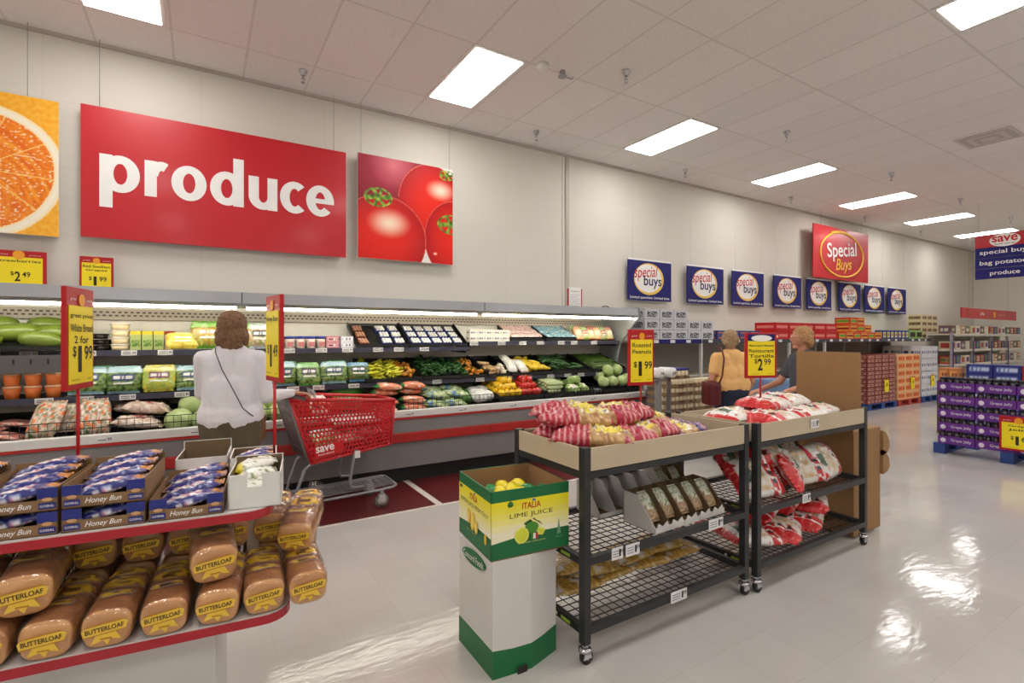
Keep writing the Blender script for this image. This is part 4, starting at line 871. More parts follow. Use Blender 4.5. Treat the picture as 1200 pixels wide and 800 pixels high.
for i,(x,y,z,rx,rz,k) in enumerate([(3.00,1.96,.43,-48,80,0),(3.06,2.16,.50,-55,95,1),(3.32,1.94,.44,-58,-62,2),(3.40,2.16,.50,-50,88,0),(3.78,1.96,.445,-56,100,1),(3.56,1.98,.43,-50,80,0),(3.70,2.18,.49,-58,-85,2),(3.22,2.04,.56,-40,-95,1)]): put('tortilla_bag',CH[k],f'red and white tortilla chip bag leaning on the middle rack shelf, {ORD[i]} from the left','tortilla chip bag',(x,y,z+.15),(R(random.uniform(-8,8)),R(rx),R(rz)) if rz > 0 else (R(random.uniform(-8,8)),R(-rx),R(rz)),'tortilla chip bags on the middle shelf',.9)
for i,(x,y,z,rz,k) in enumerate([(3.0,1.95,.18,70,0),(3.05,2.17,.18,85,1),(3.30,1.95,.18,-60,2),(3.36,2.18,.20,-80,0),(3.60,1.96,.18,-66,1),(3.72,2.16,.18,-75,2),(3.2,2.06,.29,-70,1),(3.5,2.08,.29,-72,0),(3.74,2.0,.27,-60,2)]): put('tortilla_bag',CH[k],f'red and white chip bag on the lowest rack shelf, {ORD[i]} counting left to right','tortilla chip bag',(x,y,z),(R(4),R(random.uniform(-6,6)),R(rz)),'tortilla chip bags on the lowest shelf',.88)
for i,(x,y,z,rx,rz) in enumerate([(2.52,2.28,.50,40,35),(2.60,2.36,.18,30,70)]): put('tortilla_bag',CH[i],f'crumpled red and white chip bag leaning between the two racks on the {["middle","lowest"][i]} shelf','tortilla chip bag',(x,y,z+.09),(R(rx),0,R(rz)),'chip bags between the racks',.7)
# cardboard carton beyond the second rack
o = thing('cardboard_carton','large brown cardboard carton with a raised panel at the right end of the tortilla rack','carton',(4.115,1.86,0))
b = MB(); b.box(.0,.42,0,.5,.02,.80,CARD,bevel=.004); b.build('body', o)
b = MB(); b.box(-.06,-.048,-.07,.39,.907,1.39,CARD); b.build('raised_panel', o)
b = MB(); b.box(-.012,-.002,.0,.4,.78,.99,CARD)
b.build('rim_strip', o)
for z in (.60,.45):
    b = MB(); b.prism([(.421,z+.17),(.47,z+.15),(.52,z+.09),(.53,z+.03),(.50,z),(.421,z-.02)],-.02,.30,CARD); b.build('crumpled_flap', o)
# pole signs on racks
def pole_sign(name, label, x, y, z0, zb, rz, w, h, lines, big, cents, top='burst', both=True):
    o = thing(name, label, 'price sign', (x,y,z0), rz)
    b = MB(); b.cyl((0,0,0),(0,0,zb-z0+.02),.006,REDP,n=8); b.build('pole', o)
    price_card(o, w, h, zb-z0, lines, big, cents, top, both); return o
pole_sign('price_sign','yellow roasted peanuts price sign at 1.99 on a red pole over the peanut rack',2.42,2.345,.985,1.19,R(-8),.20,.36,['Roasted','Peanuts'],'1','99')
pole_sign('price_sign','yellow restaurant tortilla price sign at 2.99 on a red pole over the chip rack',3.27,2.06,1.03,1.22,R(-22),.235,.31,['~favorites~','Restaurant','Tortilla'],'2','99','oval')
# ---------------------------------------------------------------- lime juice bin
GRNP = mat('dark_green_print', (14,106,58), .45); LY = mat('lemon_yellow', (240,228,40), .45); CRM = mat('cream_print', (246,240,205), .45)
def fr(parts, x): return parts
o = thing('produce_bin','white cardboard floor bin with green base under the lime juice box','display bin',(0,0,0))
base = [(1.09,2.27),(1.085,1.925),(1.275,1.905),(1.45,1.955),(1.45,2.28)]
b = MB(); b.prismz(base,.115,.515,OFFW); b.build('body', o)
def grow(p,k): cx=sum(a for a,_ in p)/len(p); cy=sum(a for _,a in p)/len(p); return [(cx+(a-cx)*k,cy+(c-cy)*k) for a,c in p]
gp=[]; gq=grow(base,1.006); b = MB()
hs=[.125,.125,.105,.125,.125]
n=5
b.add([(x,y,0) for x,y in gq]+[(gq[i][0],gq[i][1],hs[i]) for i in range(n)],[tuple(range(n-1,-1,-1)),tuple(range(n,2*n))]+[(i,(i+1)%n,(i+1)%n+n,i+n) for i in range(n)],GRNP); b.build('green_base', o)
b = MB(); T=Matrix.Translation((1.082,2.10,0))@Matrix.Rotation(-PI/2,4,'Z'); b.T=T; b.prism([(.13*math.cos(a)*.9,.47+.035*math.sin(a)) for a in [2*PI*k/24 for k in range(24)]],-.002,.002,GRNP); b.text('Concord Foods',0,.47,.20,.03,-.004,PAPERW,bold=.01); b.build('printed_logo', o)
b = MB(); b.box(1.20,1.25,1.898,1.904,.0,.03,mat('slot_dark',(40,36,34),.8)); b.build('hand_slot', o)
t = thing('juice_box','open square green and yellow printed carton of lime juice atop the white bin','display box',(1.08,1.93,.515),R(-5.5))
W_,D_,H_=.40,.40,.305; th=.006
b=MB(); b.box(0,W_,0,th,0,H_,GRNP); b.box(0,W_,D_-th,D_,0,H_,GRNP); b.box(0,th,0,D_,0,H_,GRNP); b.box(W_-th,W_,0,D_,0,H_,GRNP); b.box(0,W_,0,D_,0,.006,CARD)
b.box(th,W_-th,th,th+.002,.006,H_-.001,CARD); b.box(th,W_-th,D_-th-.002,D_-th,.006,H_-.001,CARD); b.box(th,th+.002,th,D_-th,.006,H_-.001,CARD); b.box(W_-th-.002,W_-th,th,D_-th,.006,H_-.001,CARD)
b.build('carton', t)
GR=[(0,(240,228,40)),(1,(246,240,205))]
def lime_face(b, W, txt, kind):
    for i in range(6):
        m_=mat(f'gradient_print_{i}',mixc((242,228,30),(247,242,210),i/5),.45,noise_amt=.02); z=.255-.026*(i+1); b.box(0.001,W-.001,-.0015,0,z,z+.026,m_)
    b.prism([(0.001,.10),(W*.35,.145),(W*.35,.10)],-.0016,-.0001,CRM); b.prism([(0.001,.0995),(0.001,.075),(W*.55,.0995)],-.0016,-.0001,CRM)
    b.text('ITALIA',W*.5,.225,W*.24,.028,-.0025,REDI,bold=.04); b.disc(W*.53,.247,.008,.006,-.003,mat('soft_blue',(90,130,190),.5),n=10)
    b.text(txt,W*.5,.183,W*(.55 if kind else .86),.026,-.0025,mat('olive_ink',(60,70,40),.5))
    G=mat('lime_green',(70,140,40),.4); G2=mat('lime_leaf',(26,84,40),.5); LC=mat('citrus_pale',(232,232,120),.4)
    if kind:
        for a,cx in ((.5,W*.40),(2.6,W*.60)): b.prism([(cx,.145),(cx+.04*math.cos(a),.145+.03*math.sin(a)),(cx+.05*math.cos(a-.4),.14+.03*math.sin(a-.4)),(cx+.02,.125)],-.003,-.001,G2)
        b.disc(W*.5,.122,.035,.026,-.0035,G,n=20); b.disc(W*.37,.095,.036,.036,-.0045,LC,n=24); b.disc(W*.37,.095,.030,.030,-.006,mat('citrus_flesh',(214,220,60),.4),n=24)
        for k in range(8): a=k*PI/4; b.prism([(W*.37+.002*math.sin(a),.095-.002*math.cos(a)),(W*.37+.029*math.cos(a),.095+.029*math.sin(a)),(W*.37+.029*math.cos(a)-.003*math.sin(a),.095+.029*math.sin(a)+.003*math.cos(a))],-.0065,-.006,LC)
        b.prism([(W*.56,.125),(W*.68,.105),(W*.64,.08),(W*.58,.085)],-.005,-.003,LC); b.prism([(W*.57,.118),(W*.66,.103),(W*.63,.085),(W*.585,.09)],-.006,-.005,mat('citrus_flesh'))
        b.box(W*.485,W*.515,-.007,-.005,.07,.095,G); b.box(W*.515,W*.545,-.007,-.005,.07,.095,PAPERW); b.box(W*.545,W*.575,-.007,-.005,.07,.095,REDI)
        b.text('FLAVORED LIME JUICE',W*.5,.058,W*.36,.007,-.003,LC)
    else:
        LM=mat('lemon_print',(238,196,50),.4)
        for cx,cz,rx,rz_ in ((W*.36,.125,.022,.034),(W*.5,.12,.02,.036),(W*.6,.10,.022,.03),(W*.48,.10,.02,.03)): b.disc(cx,cz,rx,rz_,-.003-.001*cx*10,LM,n=18); b.disc(cx,cz,rx*.7,rz_*.75,-.0045-.001*cx*10,mat('lemon_inner',(246,222,110),.4),n=18)
        b.disc(W*.86,.08,.012,.024,-.003,LM,n=12); b.text('LEMON JUICE',W*.42,.058,W*.3,.007,-.003,LC)
        b.box(W*.04,W*.12,-.002,-.001,.235,.25,INK); 
    if kind:
        T2=mat('tower_print',(110,160,120),.5); b.prism([(W*.83,.07),(W*.89,.07),(W*.875,.10),(W*.86,.14),(W*.845,.10)],-.003,-.001,T2); b.text('IMPORTED',W*.86,.058,W*.1,.008,-.003,T2)
b=MB(); lime_face(b,W_,'LIME JUICE',True); b.T=Matrix.Translation((0,D_,0))@Matrix.Rotation(-PI/2,4,'Z'); lime_face(b,D_,'LEMON JUICE FROM ITALY',False); b.build('printed_panels', t)
JG=mat('squeeze_green',(20,140,70),.3,coat=.5); JYm=mat('squeeze_yellow',(244,226,40),.3,coat=.5)
def squeeze(m):
    b=MB(); b.lathe([(0,-.04),(.02,-.036),(.034,-.01),(.034,.015),(.02,.04),(.012,.048)],m,n=14); a=b.mesh('bottle_body'); b=MB(); b.lathe([(0,.046),(.013,.046),(.012,.062),(.004,.07),(0,.07)],mat('cap_green',(30,110,50),.4),n=10); return a,b.mesh('cap')
sg,sy=squeeze(JG),squeeze(JYm)
for i in range(13):
    g=i in (0,1,4,7); s=sg if g else sy
    j=thing('juice_bottle',f'{"green lime" if g else "yellow lemon"}-shaped juice bottle in the open box, {ORD[i]} counted from its left rear corner','bottle',(1.16+.075*(i%4),2.22-.085*(i//4)-.02*(i%2),.735+random.uniform(-.01,.012)),0,'citrus squeeze bottles'); j.rotation_euler=(1.2+i,.6*i,i)
    for nm,me in (('body',s[0]),('cap',s[1])): link(nm,me,j)
b=MB(); b.box(.02,.38,.02,.38,.008,.17,CARD); b.build('raised_floor',t)
# ---------------------------------------------------------------- shopping cart
CT = thing('shopping_cart','red plastic shopping cart with grey frame standing by the cold case','shopping cart',(0,0,0))
CGR=mat('cart_frame_grey',(138,138,140),.35,metal=.3); CPL=mat('cart_red',(196,22,30),.35,coat=.4); HG=mat('cart_handle_grey',(112,106,106),.5)
nT,nB,fT,fB=(.60,4.36,1.0),(.77,4.38,.465),(1.48,4.42,.935),(1.45,4.44,.545)
def far(p,dy): return (p[0]-.03,p[1]+dy,p[2])
NT,NB_,FT,FB_=far(nT,.50),far(nB,.46),far(fT,.42),far(fB,.40)
def lattice(b, p00,p10,p11,p01,nu,nv,m,t=.0035,ww=.22):
    p00,p10,p11,p01=map(V,(p00,p10,p11,p01)); P_=lambda u,v:(p00*(1-u)+p10*u)*(1-v)+(p01*(1-u)+p11*u)*v
    nrm=(p10-p00).cross(p01-p00).normalized()*t
    for i in range(nu):
        for j in range(nv):
            u0,u1,v0,v1=i/nu,(i+1)/nu,j/nv,(j+1)/nv; off=(.5/nu if j%2 else 0)
            um=(u0+u1)/2+off
            if um+.5/nu>1.001: continue
            a,c=.5/nu,.5/nv
            ctr=(um,(v0+v1)/2); k=1-ww; o_=[]
            hexo=[(ctr[0]-a,ctr[1]-c),(ctr[0]+a,ctr[1]-c),(ctr[0]+a,ctr[1]+c),(ctr[0]-a,ctr[1]+c)]
            hexi=[(ctr[0]-a*k,ctr[1]),(ctr[0]-a*k*.45,ctr[1]-c*k),(ctr[0]+a*k*.45,ctr[1]-c*k),(ctr[0]+a*k,ctr[1]),(ctr[0]+a*k*.45,ctr[1]+c*k),(ctr[0]-a*k*.45,ctr[1]+c*k)]
            for sgn in (1,-1):
                vs=[P_(*q)+nrm*sgn for q in hexo+hexi]
                f=[(0,1,6,5),(1,2,7,6),(2,8,7),(2,3,9,8),(3,0,4,9),(0,5,4)]
                b.add(vs,f if sgn>0 else [tuple(reversed(q)) for q in f],m)
            vs=[P_(*q)+nrm for q in hexi]+[P_(*q)-nrm for q in hexi]; b.add(vs,[(q,(q+1)%6,(q+1)%6+6,q+6) for q in range(6)],m)
b=MB(); lattice(b,nB,fB,fT,nT,25,13,CPL); b.build('near_side',CT)
b=MB(); lattice(b,NB_,FB_,FT,NT,25,13,CPL); b.build('far_side',CT)
b=MB(); lattice(b,fB,FB_,FT,fT,14,14,CPL); b.build('front_panel',CT)
b=MB(); lattice(b,nB,fB,FB_,NB_,26,14,CPL); b.build('basket_floor',CT)
b=MB()
for a,c in ((nT,fT),(fT,FT),(NT,FT)): b.tube([a,c],.016,CPL,8)
b.build('rim',CT)
b=MB()
for a,c in ((nB,nT),(fB,fT),(FB_,FT),(NB_,NT),(nB,fB),(NB_,FB_),(fB,FB_)): b.tube([a,c],.012,CPL,8)
b.build('edge_frame',CT)
b=MB(); V0,V1=V(nB),V(nT); dx=-.02
rg=[(V(nT)+V((-.02,-.0,.01)),V(nB)+V((-.03,0,.02))),(V(NT)+V((-.02,0,.01)),V(NB_)+V((-.03,0,.02)))]
for a,c in rg: b.tube([a,c],.013,HG,8)
for k in range(1,9): b.tube([rg[0][0].lerp(rg[1][0],k/9),rg[0][1].lerp(rg[1][1],k/9)],.004,HG,6)
for k in range(7): b.tube([rg[0][0].lerp(rg[0][1],k/7),rg[1][0].lerp(rg[1][1],k/7)],.0035,HG,6)
b.build('rear_gate',CT)
b=MB(); h0=V(nT)+V((-.05,0,.03)); h1=V(NT)+V((-.05,0,.03)); b.tube([V(nT)+V((.12,0,0)),V(nT)+V((.0,0,.03)),h0,h1,V(NT)+V((.0,0,.03)),V(NT)+V((.12,0,0))],.017,HG,10); b.build('handle',CT)
b=MB()
for k in range(7): b.tube([(.86,4.48+.05*k,.86),(.80,4.48+.05*k,1.05)],.003,STEEL,5)
b.tube([(.86,4.46,.86),(.80,4.46,1.05),(.80,4.80,1.05),(.86,4.80,.86)],.005,STEEL,6); b.build('child_seat_back',CT)
b=MB(); F_=.013
for y in (4.40,4.80):
    b.tube([(1.0,y,.49),(.76,y,.45),(.72,y,.42),(.66,y,.25),(.64,y,.17),(.68,y,.135),(1.35,y,.155),(1.46,y,.165),(1.50,y+(.04 if y<4.6 else -.04),.17)],F_,CGR,8)
    b.tube([(1.14,y,.53),(1.12,y,.5),(1.08,y,.26),(1.10,y,.215),(1.2,y,.21)],F_,CGR,8)
b.tube([(1.50,4.44,.17),(1.50,4.76,.17)],F_,CGR,8); b.build('chassis_frame',CT)
b=MB()
for k in range(9): y=4.43+.0425*k; b.tube([(.66,y,.16),(1.47,y,.185)],.004,CGR,5)
for x in (.72,1.05,1.4): b.tube([(x,4.40,.16),(x,4.80,.16)],.005,CGR,5)
b.build('lower_rack',CT)
for x,y in ((1.36,4.41),(1.36,4.79),(.72,4.41),(.72,4.79)):
    b=MB(); b.cyl((x,y,.11),(x,y,.15),.018,STEEL); b.hexa([(x-.015,y-.02,.05),(x+.02,y-.02,.05),(x+.02,y+.02,.05),(x-.015,y+.02,.05),(x-.03,y-.022,.115),(x+.03,y-.022,.115),(x+.03,y+.022,.115),(x-.03,y+.022,.115)],mat('caster_fork',(190,188,186),.4)); c=b.build('caster',CT)
    b=MB(); b.cyl((x,y-.013,.058),(x,y+.013,.058),.058,mat('caster_rubber',(120,118,116),.6),n=20); b.cyl((x,y-.015,.058),(x,y+.015,.058),.038,mat('caster_fork'),n=16); b.build('wheel',c)
# name plate and tag on the near side
e=(V(fB)-V(nB)).normalized(); up=(V(nT)-V(nB)); up=(up-e*up.dot(e)).normalized(); nn=e.cross(up).normalized()
M4=Matrix.Translation(V(nB)+e*.13+up*.085)@Matrix(((e.x,-nn.x,up.x,0),(e.y,-nn.y,up.y,0),(e.z,-nn.z,up.z,0),(0,0,0,1)))
M4b=M4
b=MB(); b.T=M4b; b.box(-.10,.14,-.016,.004,-.05,.05,CPL); b.text('save',-.015,.018,.15,.05,-.0175,PAPERW,bold=.05); b.text('food stores',-.01,-.025,.13,.016,-.0175,PAPERW,bold=.02); b.build('name_plate',CT)
b=MB(); b.box(1.12,1.165,4.385,4.395,.465,.525,WHITE); b.build('white_clip',CT)
# in the cart
red_tr=bag_mesh('cart_pack',.22,.34,.08,noise_mix([(200,60,50),(240,230,220),(170,40,40),(230,140,120)],7,91),91)
put('grocery_bag',red_tr,'red and white package lying in the cart toward its front','package',(1.26,4.62,.62),(0,0,1.2),None)
put('grocery_bag',pot[0],'netted bag of potatoes lying in the middle of the cart','bagged potatoes',(1.06,4.62,.57),(0,0,.5))
put('grocery_bag',SAL[1],'pale salad bag in the cart near its handle','bagged salad',(.92,4.6,.60),(.5,0,.2))
b=MB(); b.box(-.2,.2,-.12,.12,0,.012,WHITE,bevel=.004); b.box(-.2,.2,-.12,-.11,0,.03,WHITE); b.box(-.2,.2,.11,.12,0,.03,WHITE); o=b.build('foam_tray',None,(1.18,4.62,.74),(0,0,.03)); tag(o,'white tray lying across the goods in the cart','tray')
for i,(x,y,z) in enumerate(((.84,4.55,.93),(.9,4.66,.93),(.93,4.56,.92))): put('tomato',tm,f'red tomato in the child seat of the cart, {ORD[i]} from the handle','tomato',(x,y,z),(0,0,i),None,1.1)
pk_=bag_mesh('cart_pack',.16,.2,.06,noise_mix([(236,180,160),(245,225,215),(225,140,120)],7,92),92)
put('meat_pack',pk_,'pink package standing in the child seat of the cart','package',(.86,4.62,.90),(.9,0,.2))
# ---------------------------------------------------------------- bread and pastry table (local frame: x along its front edge, y away from the viewer)
BT_O = V((.25,1.80,0)); BT_R = R(-6.5)
def bt(x,y,z): c,s=math.cos(BT_R),math.sin(BT_R); return (BT_O.x+x*c-y*s, BT_O.y+x*s+y*c, z)
t = thing('bread_table','two-tier white and red display table of bread and pastries in the near left corner','display table',BT_O,BT_R)
RT = mat('table_red',(170,20,38),.35,coat=.2); PALE=mat('table_pale',(206,202,198),.5)
def rounded(x0,x1,y0,y1,r):
    p=[(x0,y0)]; p+= [(x1-r+r*math.sin(a),y0+r-r*math.cos(a)) for a in [k*PI/12 for k in range(7)]]; p+=[(x1-r+r*math.cos(a),y1-r+r*math.sin(a)) for a in [k*PI/12 for k in range(7)]]; return p+[(x0,y1)]
UZ, LZ = .945, .625
for nm,z,x1,y0,y1 in (('upper_tier',UZ,-.05,.0,.56),('lower_tier',LZ,.0,-.045,.60)):
    b=MB(); b.prismz(rounded(-1.6,x1,y0,y1,.08),z-.03,z-.004,RT); s=b.build(nm,t); b=MB(); b.prismz(rounded(-1.6,x1-.004,y0+.004,y1-.004,.076),z-.004,z,PALE); b.build('top_sheet',s); b=MB(); b.prismz(rounded(-1.6,x1-.02,y0+.02,y1-.02,.06),z-.033,z-.03,PALE); b.build('added_pale_sheet',s)  # pale sheet under each tier added to keep red bounce off the loaves
b=MB(); b.box(-1.6,-.22,.08,.5,.0,LZ-.03,PALE); b.box(-1.6,-.215,.07,.51,0,.08,mat('kick_grey',(120,118,118),.5)); b.build('base',t)
for x in (-.12,-.9): 
    b=MB(); b.box(x-.02,x+.02,.27,.33,LZ,UZ-.03,mat('post_beige',(190,176,160),.5),bevel=.004); b.build('support_post',t)
# loaves: bread inside a clear bag with a gathered end
def loaf_meshes(seed):
    rs=random.Random(seed); b=MB(); m=mat('bread_crust',(190,128,72),.55,noise_amt=.45,scale=11,bump=.15,bscale=40,coat=.25)
    prof=[]; n=24
    for k in range(n):
        a=2*PI*k/n; c,s=math.cos(a),math.sin(a); x=.056*abs(c)**.6*(1 if c>0 else -1); z=.05*abs(s)**.65*(1 if s>0 else -1)
        if z>0: x*=1.06; z*=1.08
        prof.append((x,z+.05))
    rings=[]; L=.26
    for y,k in ((0,.90),(.004,.98),(.012,1.0),(.04,1.01),(.06,1.02),(.08,1.02),(.10,1.01),(.12,1.01),(.14,1.0),(.16,1.01),(.18,1.02),(.20,1.02),(.22,1.0),(.245,.98),(.257,.9),(.26,.8)): rings.append([V((x*k,y,.05+(z-.05)*k)) for x,z in prof])
    b.ring(rings,m); bread=b.mesh('bread'); at=bread.color_attributes.new('print','FLOAT_COLOR','POINT')
    for i_,v_ in enumerate(bread.vertices):
        k_=max(0,min(1,(v_.co.z-.045)/.04))*(1 if v_.co.y>.006 else .15)+.95*nz(v_.co.x*34,v_.co.y*26+v_.co.z*20,seed); at.data[i_].color=lin(mixc((216,160,98),(142,84,40),k_))+(1,)
    bread.materials.clear(); bread.materials.append(vmat('bread_crust_baked',rough=.5,coat=.2,bump=.3,bscale=60))
    ns=44; prof2=[]
    for k in range(ns):
        a=2*PI*k/ns; c,s_=math.cos(a),math.sin(a); x=.056*abs(c)**.6*(1 if c>0 else -1); z_=.05*abs(s_)**.65*(1 if s_>0 else -1)
        if z_>0: x*=1.06; z_*=1.08
        prof2.append((x,z_))
    keys=[(-.009,.6),(-.008,.99),(.02,1.05),(.1,1.07),(.2,1.07),(.258,1.04),(.285,.84),(.31,.46),(.33,.2),(.345,.13),(.365,.28),(.40,.5)]
    ys=[-.009,-.0085]+[.012*i for i in range(0,34)]
    vs=[];cs=[]
    for y in ys:
        for (y0,k0),(y1,k1) in zip(keys,keys[1:]):
            if y0<=y<=y1: k=k0+(k1-k0)*(y-y0)/(y1-y0); break
        else: k=.5
        for j,(x,z_) in enumerate(prof2):
            ang=2*PI*j/ns; wr=nz(math.cos(ang)*3+seed*5,math.sin(ang)*3,y*16); wr2=abs(nz(math.cos(ang)*2+y*20,math.sin(ang)*2-y*9,seed*3.3))
            kk=k*(1+(.05*wr+.05*max(0,.3-wr2)*2 if y>.0 else 0)+(.35*nz(ang*3,y*40,seed) if y>.3 else 0))
            vs.append((x*kk,y,max(.001,.052+z_*kk)))
            top=math.sin(ang); u=x; al=.03; col=(235,232,228)
            if top>.1:
                for (cx,cy,rx,ry) in ((-.004,.092,.044,.016),(.002,.160,.058,.036),(0,.235,.056,.032)):
                    dd=((u-cx)/rx)**2+((y-cy)/ry)**2+.5*nz(u*60,y*60,seed+cy*9)
                    if dd<1.0: al=.85; col=(232,190,60) if dd<.62 else (176,120,34)
                    if dd<.20 and int(u*260)%2==0: col=(90,58,30)
            elif abs(top)<=.35 and .08<y<.22 and abs(nz(y*60,u*20,seed))<.12: al=.6; col=(214,206,196)
            cs.append(lin(col)+(al,))
    fs=[(i*ns+j,i*ns+(j+1)%ns,(i+1)*ns+(j+1)%ns,(i+1)*ns+j) for i in range(len(ys)-1) for j in range(ns)]+[tuple(range(ns-1,-1,-1))]
    film=bpy.data.meshes.new('film'); film.from_pydata(vs,[],fs); at=film.color_attributes.new('print','FLOAT_COLOR','POINT')
    for i,c in enumerate(cs): at.data[i].color=c
    for p_ in film.polygons: p_.use_smooth=True
    if 'printed_clear_film' not in MATS:
        fm=vmat('printed_clear_film',rough=.12,coat=1.0,bump=.7,bscale=30,spec=.8); nt=fm.node_tree; at_=[q for q in nt.nodes if q.type=='ATTRIBUTE'][0]; 
        N_=nt.nodes; pb_=N_['Principled BSDF']; tr_=N_.new('ShaderNodeBsdfTransparent'); gl_=N_.new('ShaderNodeBsdfGlossy'); gl_.inputs['Roughness'].default_value=.09; fr_=N_.new('ShaderNodeLayerWeight'); fr_.inputs[0].default_value=.5; pw_=N_.new('ShaderNodeMath'); pw_.operation='POWER'; pw_.inputs[1].default_value=3.5; nt.links.new(fr_.outputs['Facing'],pw_.inputs[0]); ma_=N_.new('ShaderNodeMath'); ma_.operation='MULTIPLY_ADD'; ma_.inputs[1].default_value=.4; ma_.inputs[2].default_value=.05; nt.links.new(pw_.outputs[0],ma_.inputs[0])
        nb_=pb_.inputs['Normal'].links[0].from_socket; nt.links.new(nb_,gl_.inputs['Normal']); nt.links.new(nb_,fr_.inputs['Normal'])
        m1_=N_.new('ShaderNodeMixShader'); m2_=N_.new('ShaderNodeMixShader'); nt.links.new(ma_.outputs[0],m1_.inputs[0]); nt.links.new(tr_.outputs[0],m1_.inputs[1]); nt.links.new(gl_.outputs[0],m1_.inputs[2])
        nt.links.new(at_.outputs['Alpha'],m2_.inputs[0]); nt.links.new(m1_.outputs[0],m2_.inputs[1]); nt.links.new(pb_.outputs[0],m2_.inputs[2]); nt.links.new(m2_.outputs[0],N_['Material Output'].inputs['Surface'])
    film.materials.append(MATS['printed_clear_film'])
    b=MB(); LB=mat('loaf_label_yellow',(236,196,60),.4,coat=.4); LO=mat('loaf_label_ochre',(190,134,34),.4); BR=mat('loaf_ink',(66,40,26),.5)
    y=-.0115; b.prism([(-.05,.042),(.046,.052),(.052,.072),(.04,.078),(-.044,.068),(-.054,.06)],y-.001,y,LB); b.prism([(-.052,.040),(.048,.050),(.047,.053),(-.05,.043)],y-.0015,y,LO); b.prism([(-.046,.068),(.04,.078),(.04,.081),(-.047,.071)],y-.0015,y,LO)
    b.text('BUTTERLOAF',-.002,.0605,.088,.0135,y-.0018,BR,bold=.05,rot=.10)
    b.prism([(-.022,.044),(-.034,.020),(-.006,.028),(.004,.014),(.012,.030),(.036,.024),(.022,.050)],y-.001,y,LB)
    b.box(-.012,.014,y-.002,y-.001,.030,.034,LO)
    lab=b.mesh('printed_label')
    b=MB(); b.tube([(.014*math.cos(a),.345,.05+.014*math.sin(a)) for a in [2*PI*k/10 for k in range(10)]],.003,mat('twist_tie',(200,60,50),.5),5,closed=True); tie=b.mesh('twist_tie')
    return bread,film,lab,tie
LM_=[loaf_meshes(s) for s in (1,2,3)]
def loaf(x,y,z,rz,rx,label,k=0,s=1.0):
    o=thing('bread_loaf',label,'bread loaf',bt(x,y,z),0,'bagged loaves on the lower tier'); o.rotation_euler=(R(rx),0,BT_R+R(rz)); o.scale=(s,)*3
    for nm,me in zip(('bread','clear_bag','printed_label','twist_tie'),LM_[k%3]): link(nm,me,o)
zf=LZ+.001; n=0
spots=[(.055,-.03,zf,4,2,'at the right end of the front row'),(-.075,-.035,zf,3,2,'second from the right end of the front row'),(-.205,-.04,zf,-4,2,'third from the right in the front row, beneath a tilted loaf'),(-.34,-.04,zf,2,2,'fourth from the right in the front row'),(-.475,-.04,zf,0,2,'fifth from the right in the front row'),(-.61,-.04,zf,-3,2,'sixth from the right in the front row, beneath the top left loaf'),(-.745,-.04,zf,2,2,'at the left edge of the front row'),(-.88,-.04,zf,0,2,'beyond the left edge of the front row')]
for i,(x,y,z,rz,rx,s) in enumerate(spots): loaf(x,y,z,rz,rx,'bagged white loaf '+s,i)
top=[(-.215,-.005,zf+.115,8,6,'tilted on top of the third front loaf beside the beige post'),(-.665,-.01,zf+.115,6,5,'large on top of two front loaves at the left'),(-.80,.0,zf+.115,4,4,'on top at the far left edge')]
for i,(x,y,z,rz,rx,s) in enumerate(top): loaf(x,y,z,rz,rx,'bagged white loaf '+s,i+1,1.08)
k=0
for lev,(yy,zz) in enumerate(((.30,zf),(.26,zf+.115),)):
    for j in range(8):
        x=.04-.13*j+(.03 if lev else 0)
        if lev==1 and x>.0+.05: continue
        loaf(x,yy,zz,random.uniform(-6,6),random.uniform(0,5),f'bagged white loaf in the rear row of the lower tier, {"upper" if lev else "lower"} layer, {ORD[j]} from the right end',j)
loaf(.02,.14,zf+.112,-14,10,'bagged loaf lying across the upper right corner behind the front row',2); loaf(.03,.36,zf+.10,20,0,'bagged loaf at the rear right corner of the lower tier',0)
# pastry trays on the upper tier
KB=mat('tray_kraft',(136,104,70),.6); KBL=mat('tray_blue',(34,44,128),.45); 
def pastry_tray(label,x,y,z,w=.195,d=.30,h=.065,rz=0,text=True):
    o=thing('pastry_tray',label,'pastry tray',bt(x,y,z),BT_R+R(rz),'kraft pastry trays')
    b=MB(); t_=.003; b.box(0,w,0,d,0,t_,KB); b.box(0,w,0,t_,0,h*.48,KB); b.box(0,t_,0,d,0,h,KB); b.box(w-t_,w,0,d,0,h,KB); b.box(0,w,d-t_,d,0,h*1.25,KB)
    for s in (0,1): x0=0 if s==0 else w*.77; b.box(x0,x0+w*.23,0,t_,h*.48,h,KB)
    b.build('tray_shell',o)
    b=MB()
    for s in (0,1): 
        x0=.001 if s==0 else w*.77; b.box(x0,x0+w*.23-.001,-.0012,0,h*.55,h,KBL); b.box(x0+w*.02,x0+w*.21,-.0022,-.0012,h*.10,h*.36,KBL); b.text('CLOVERHILL',x0+w*.115,h*.23,w*.16,h*.10,-.003,PAPERW,bold=.02); b.disc(x0+w*.115,h*.5,w*.06,h*.08,-.0015,mat('pastry_print',(206,160,110),.5),n=12)
    b.text('Honey Bun',w*.49,h*.24,w*.44,h*.30,-.0014,PAPERW,bold=.02,shear=.35); b.build('printed_panel',o); return o
def pastry_fn(s):
    def f(u,v):
        if u>.72: return (30,40,120) if nz(v*12,u*9,s)<.3 else (150,160,200)
        if v<.14 : return (214,150,80) if nz(u*20,v*30,s)>0 else (236,228,212)
        if .2<v<.72: return (236,230,234) if (v*60+u*6)%3>1.1 else (190,120,150)
        if v>.86: return (206,140,70)
        return (40,50,130)
    return f
PAST=[bag_mesh('pastry',.085,.19,.036,pastry_fn(s),s,lump=.15,nu=16,nv=26,fin=.05) for s in (101,102,103)]
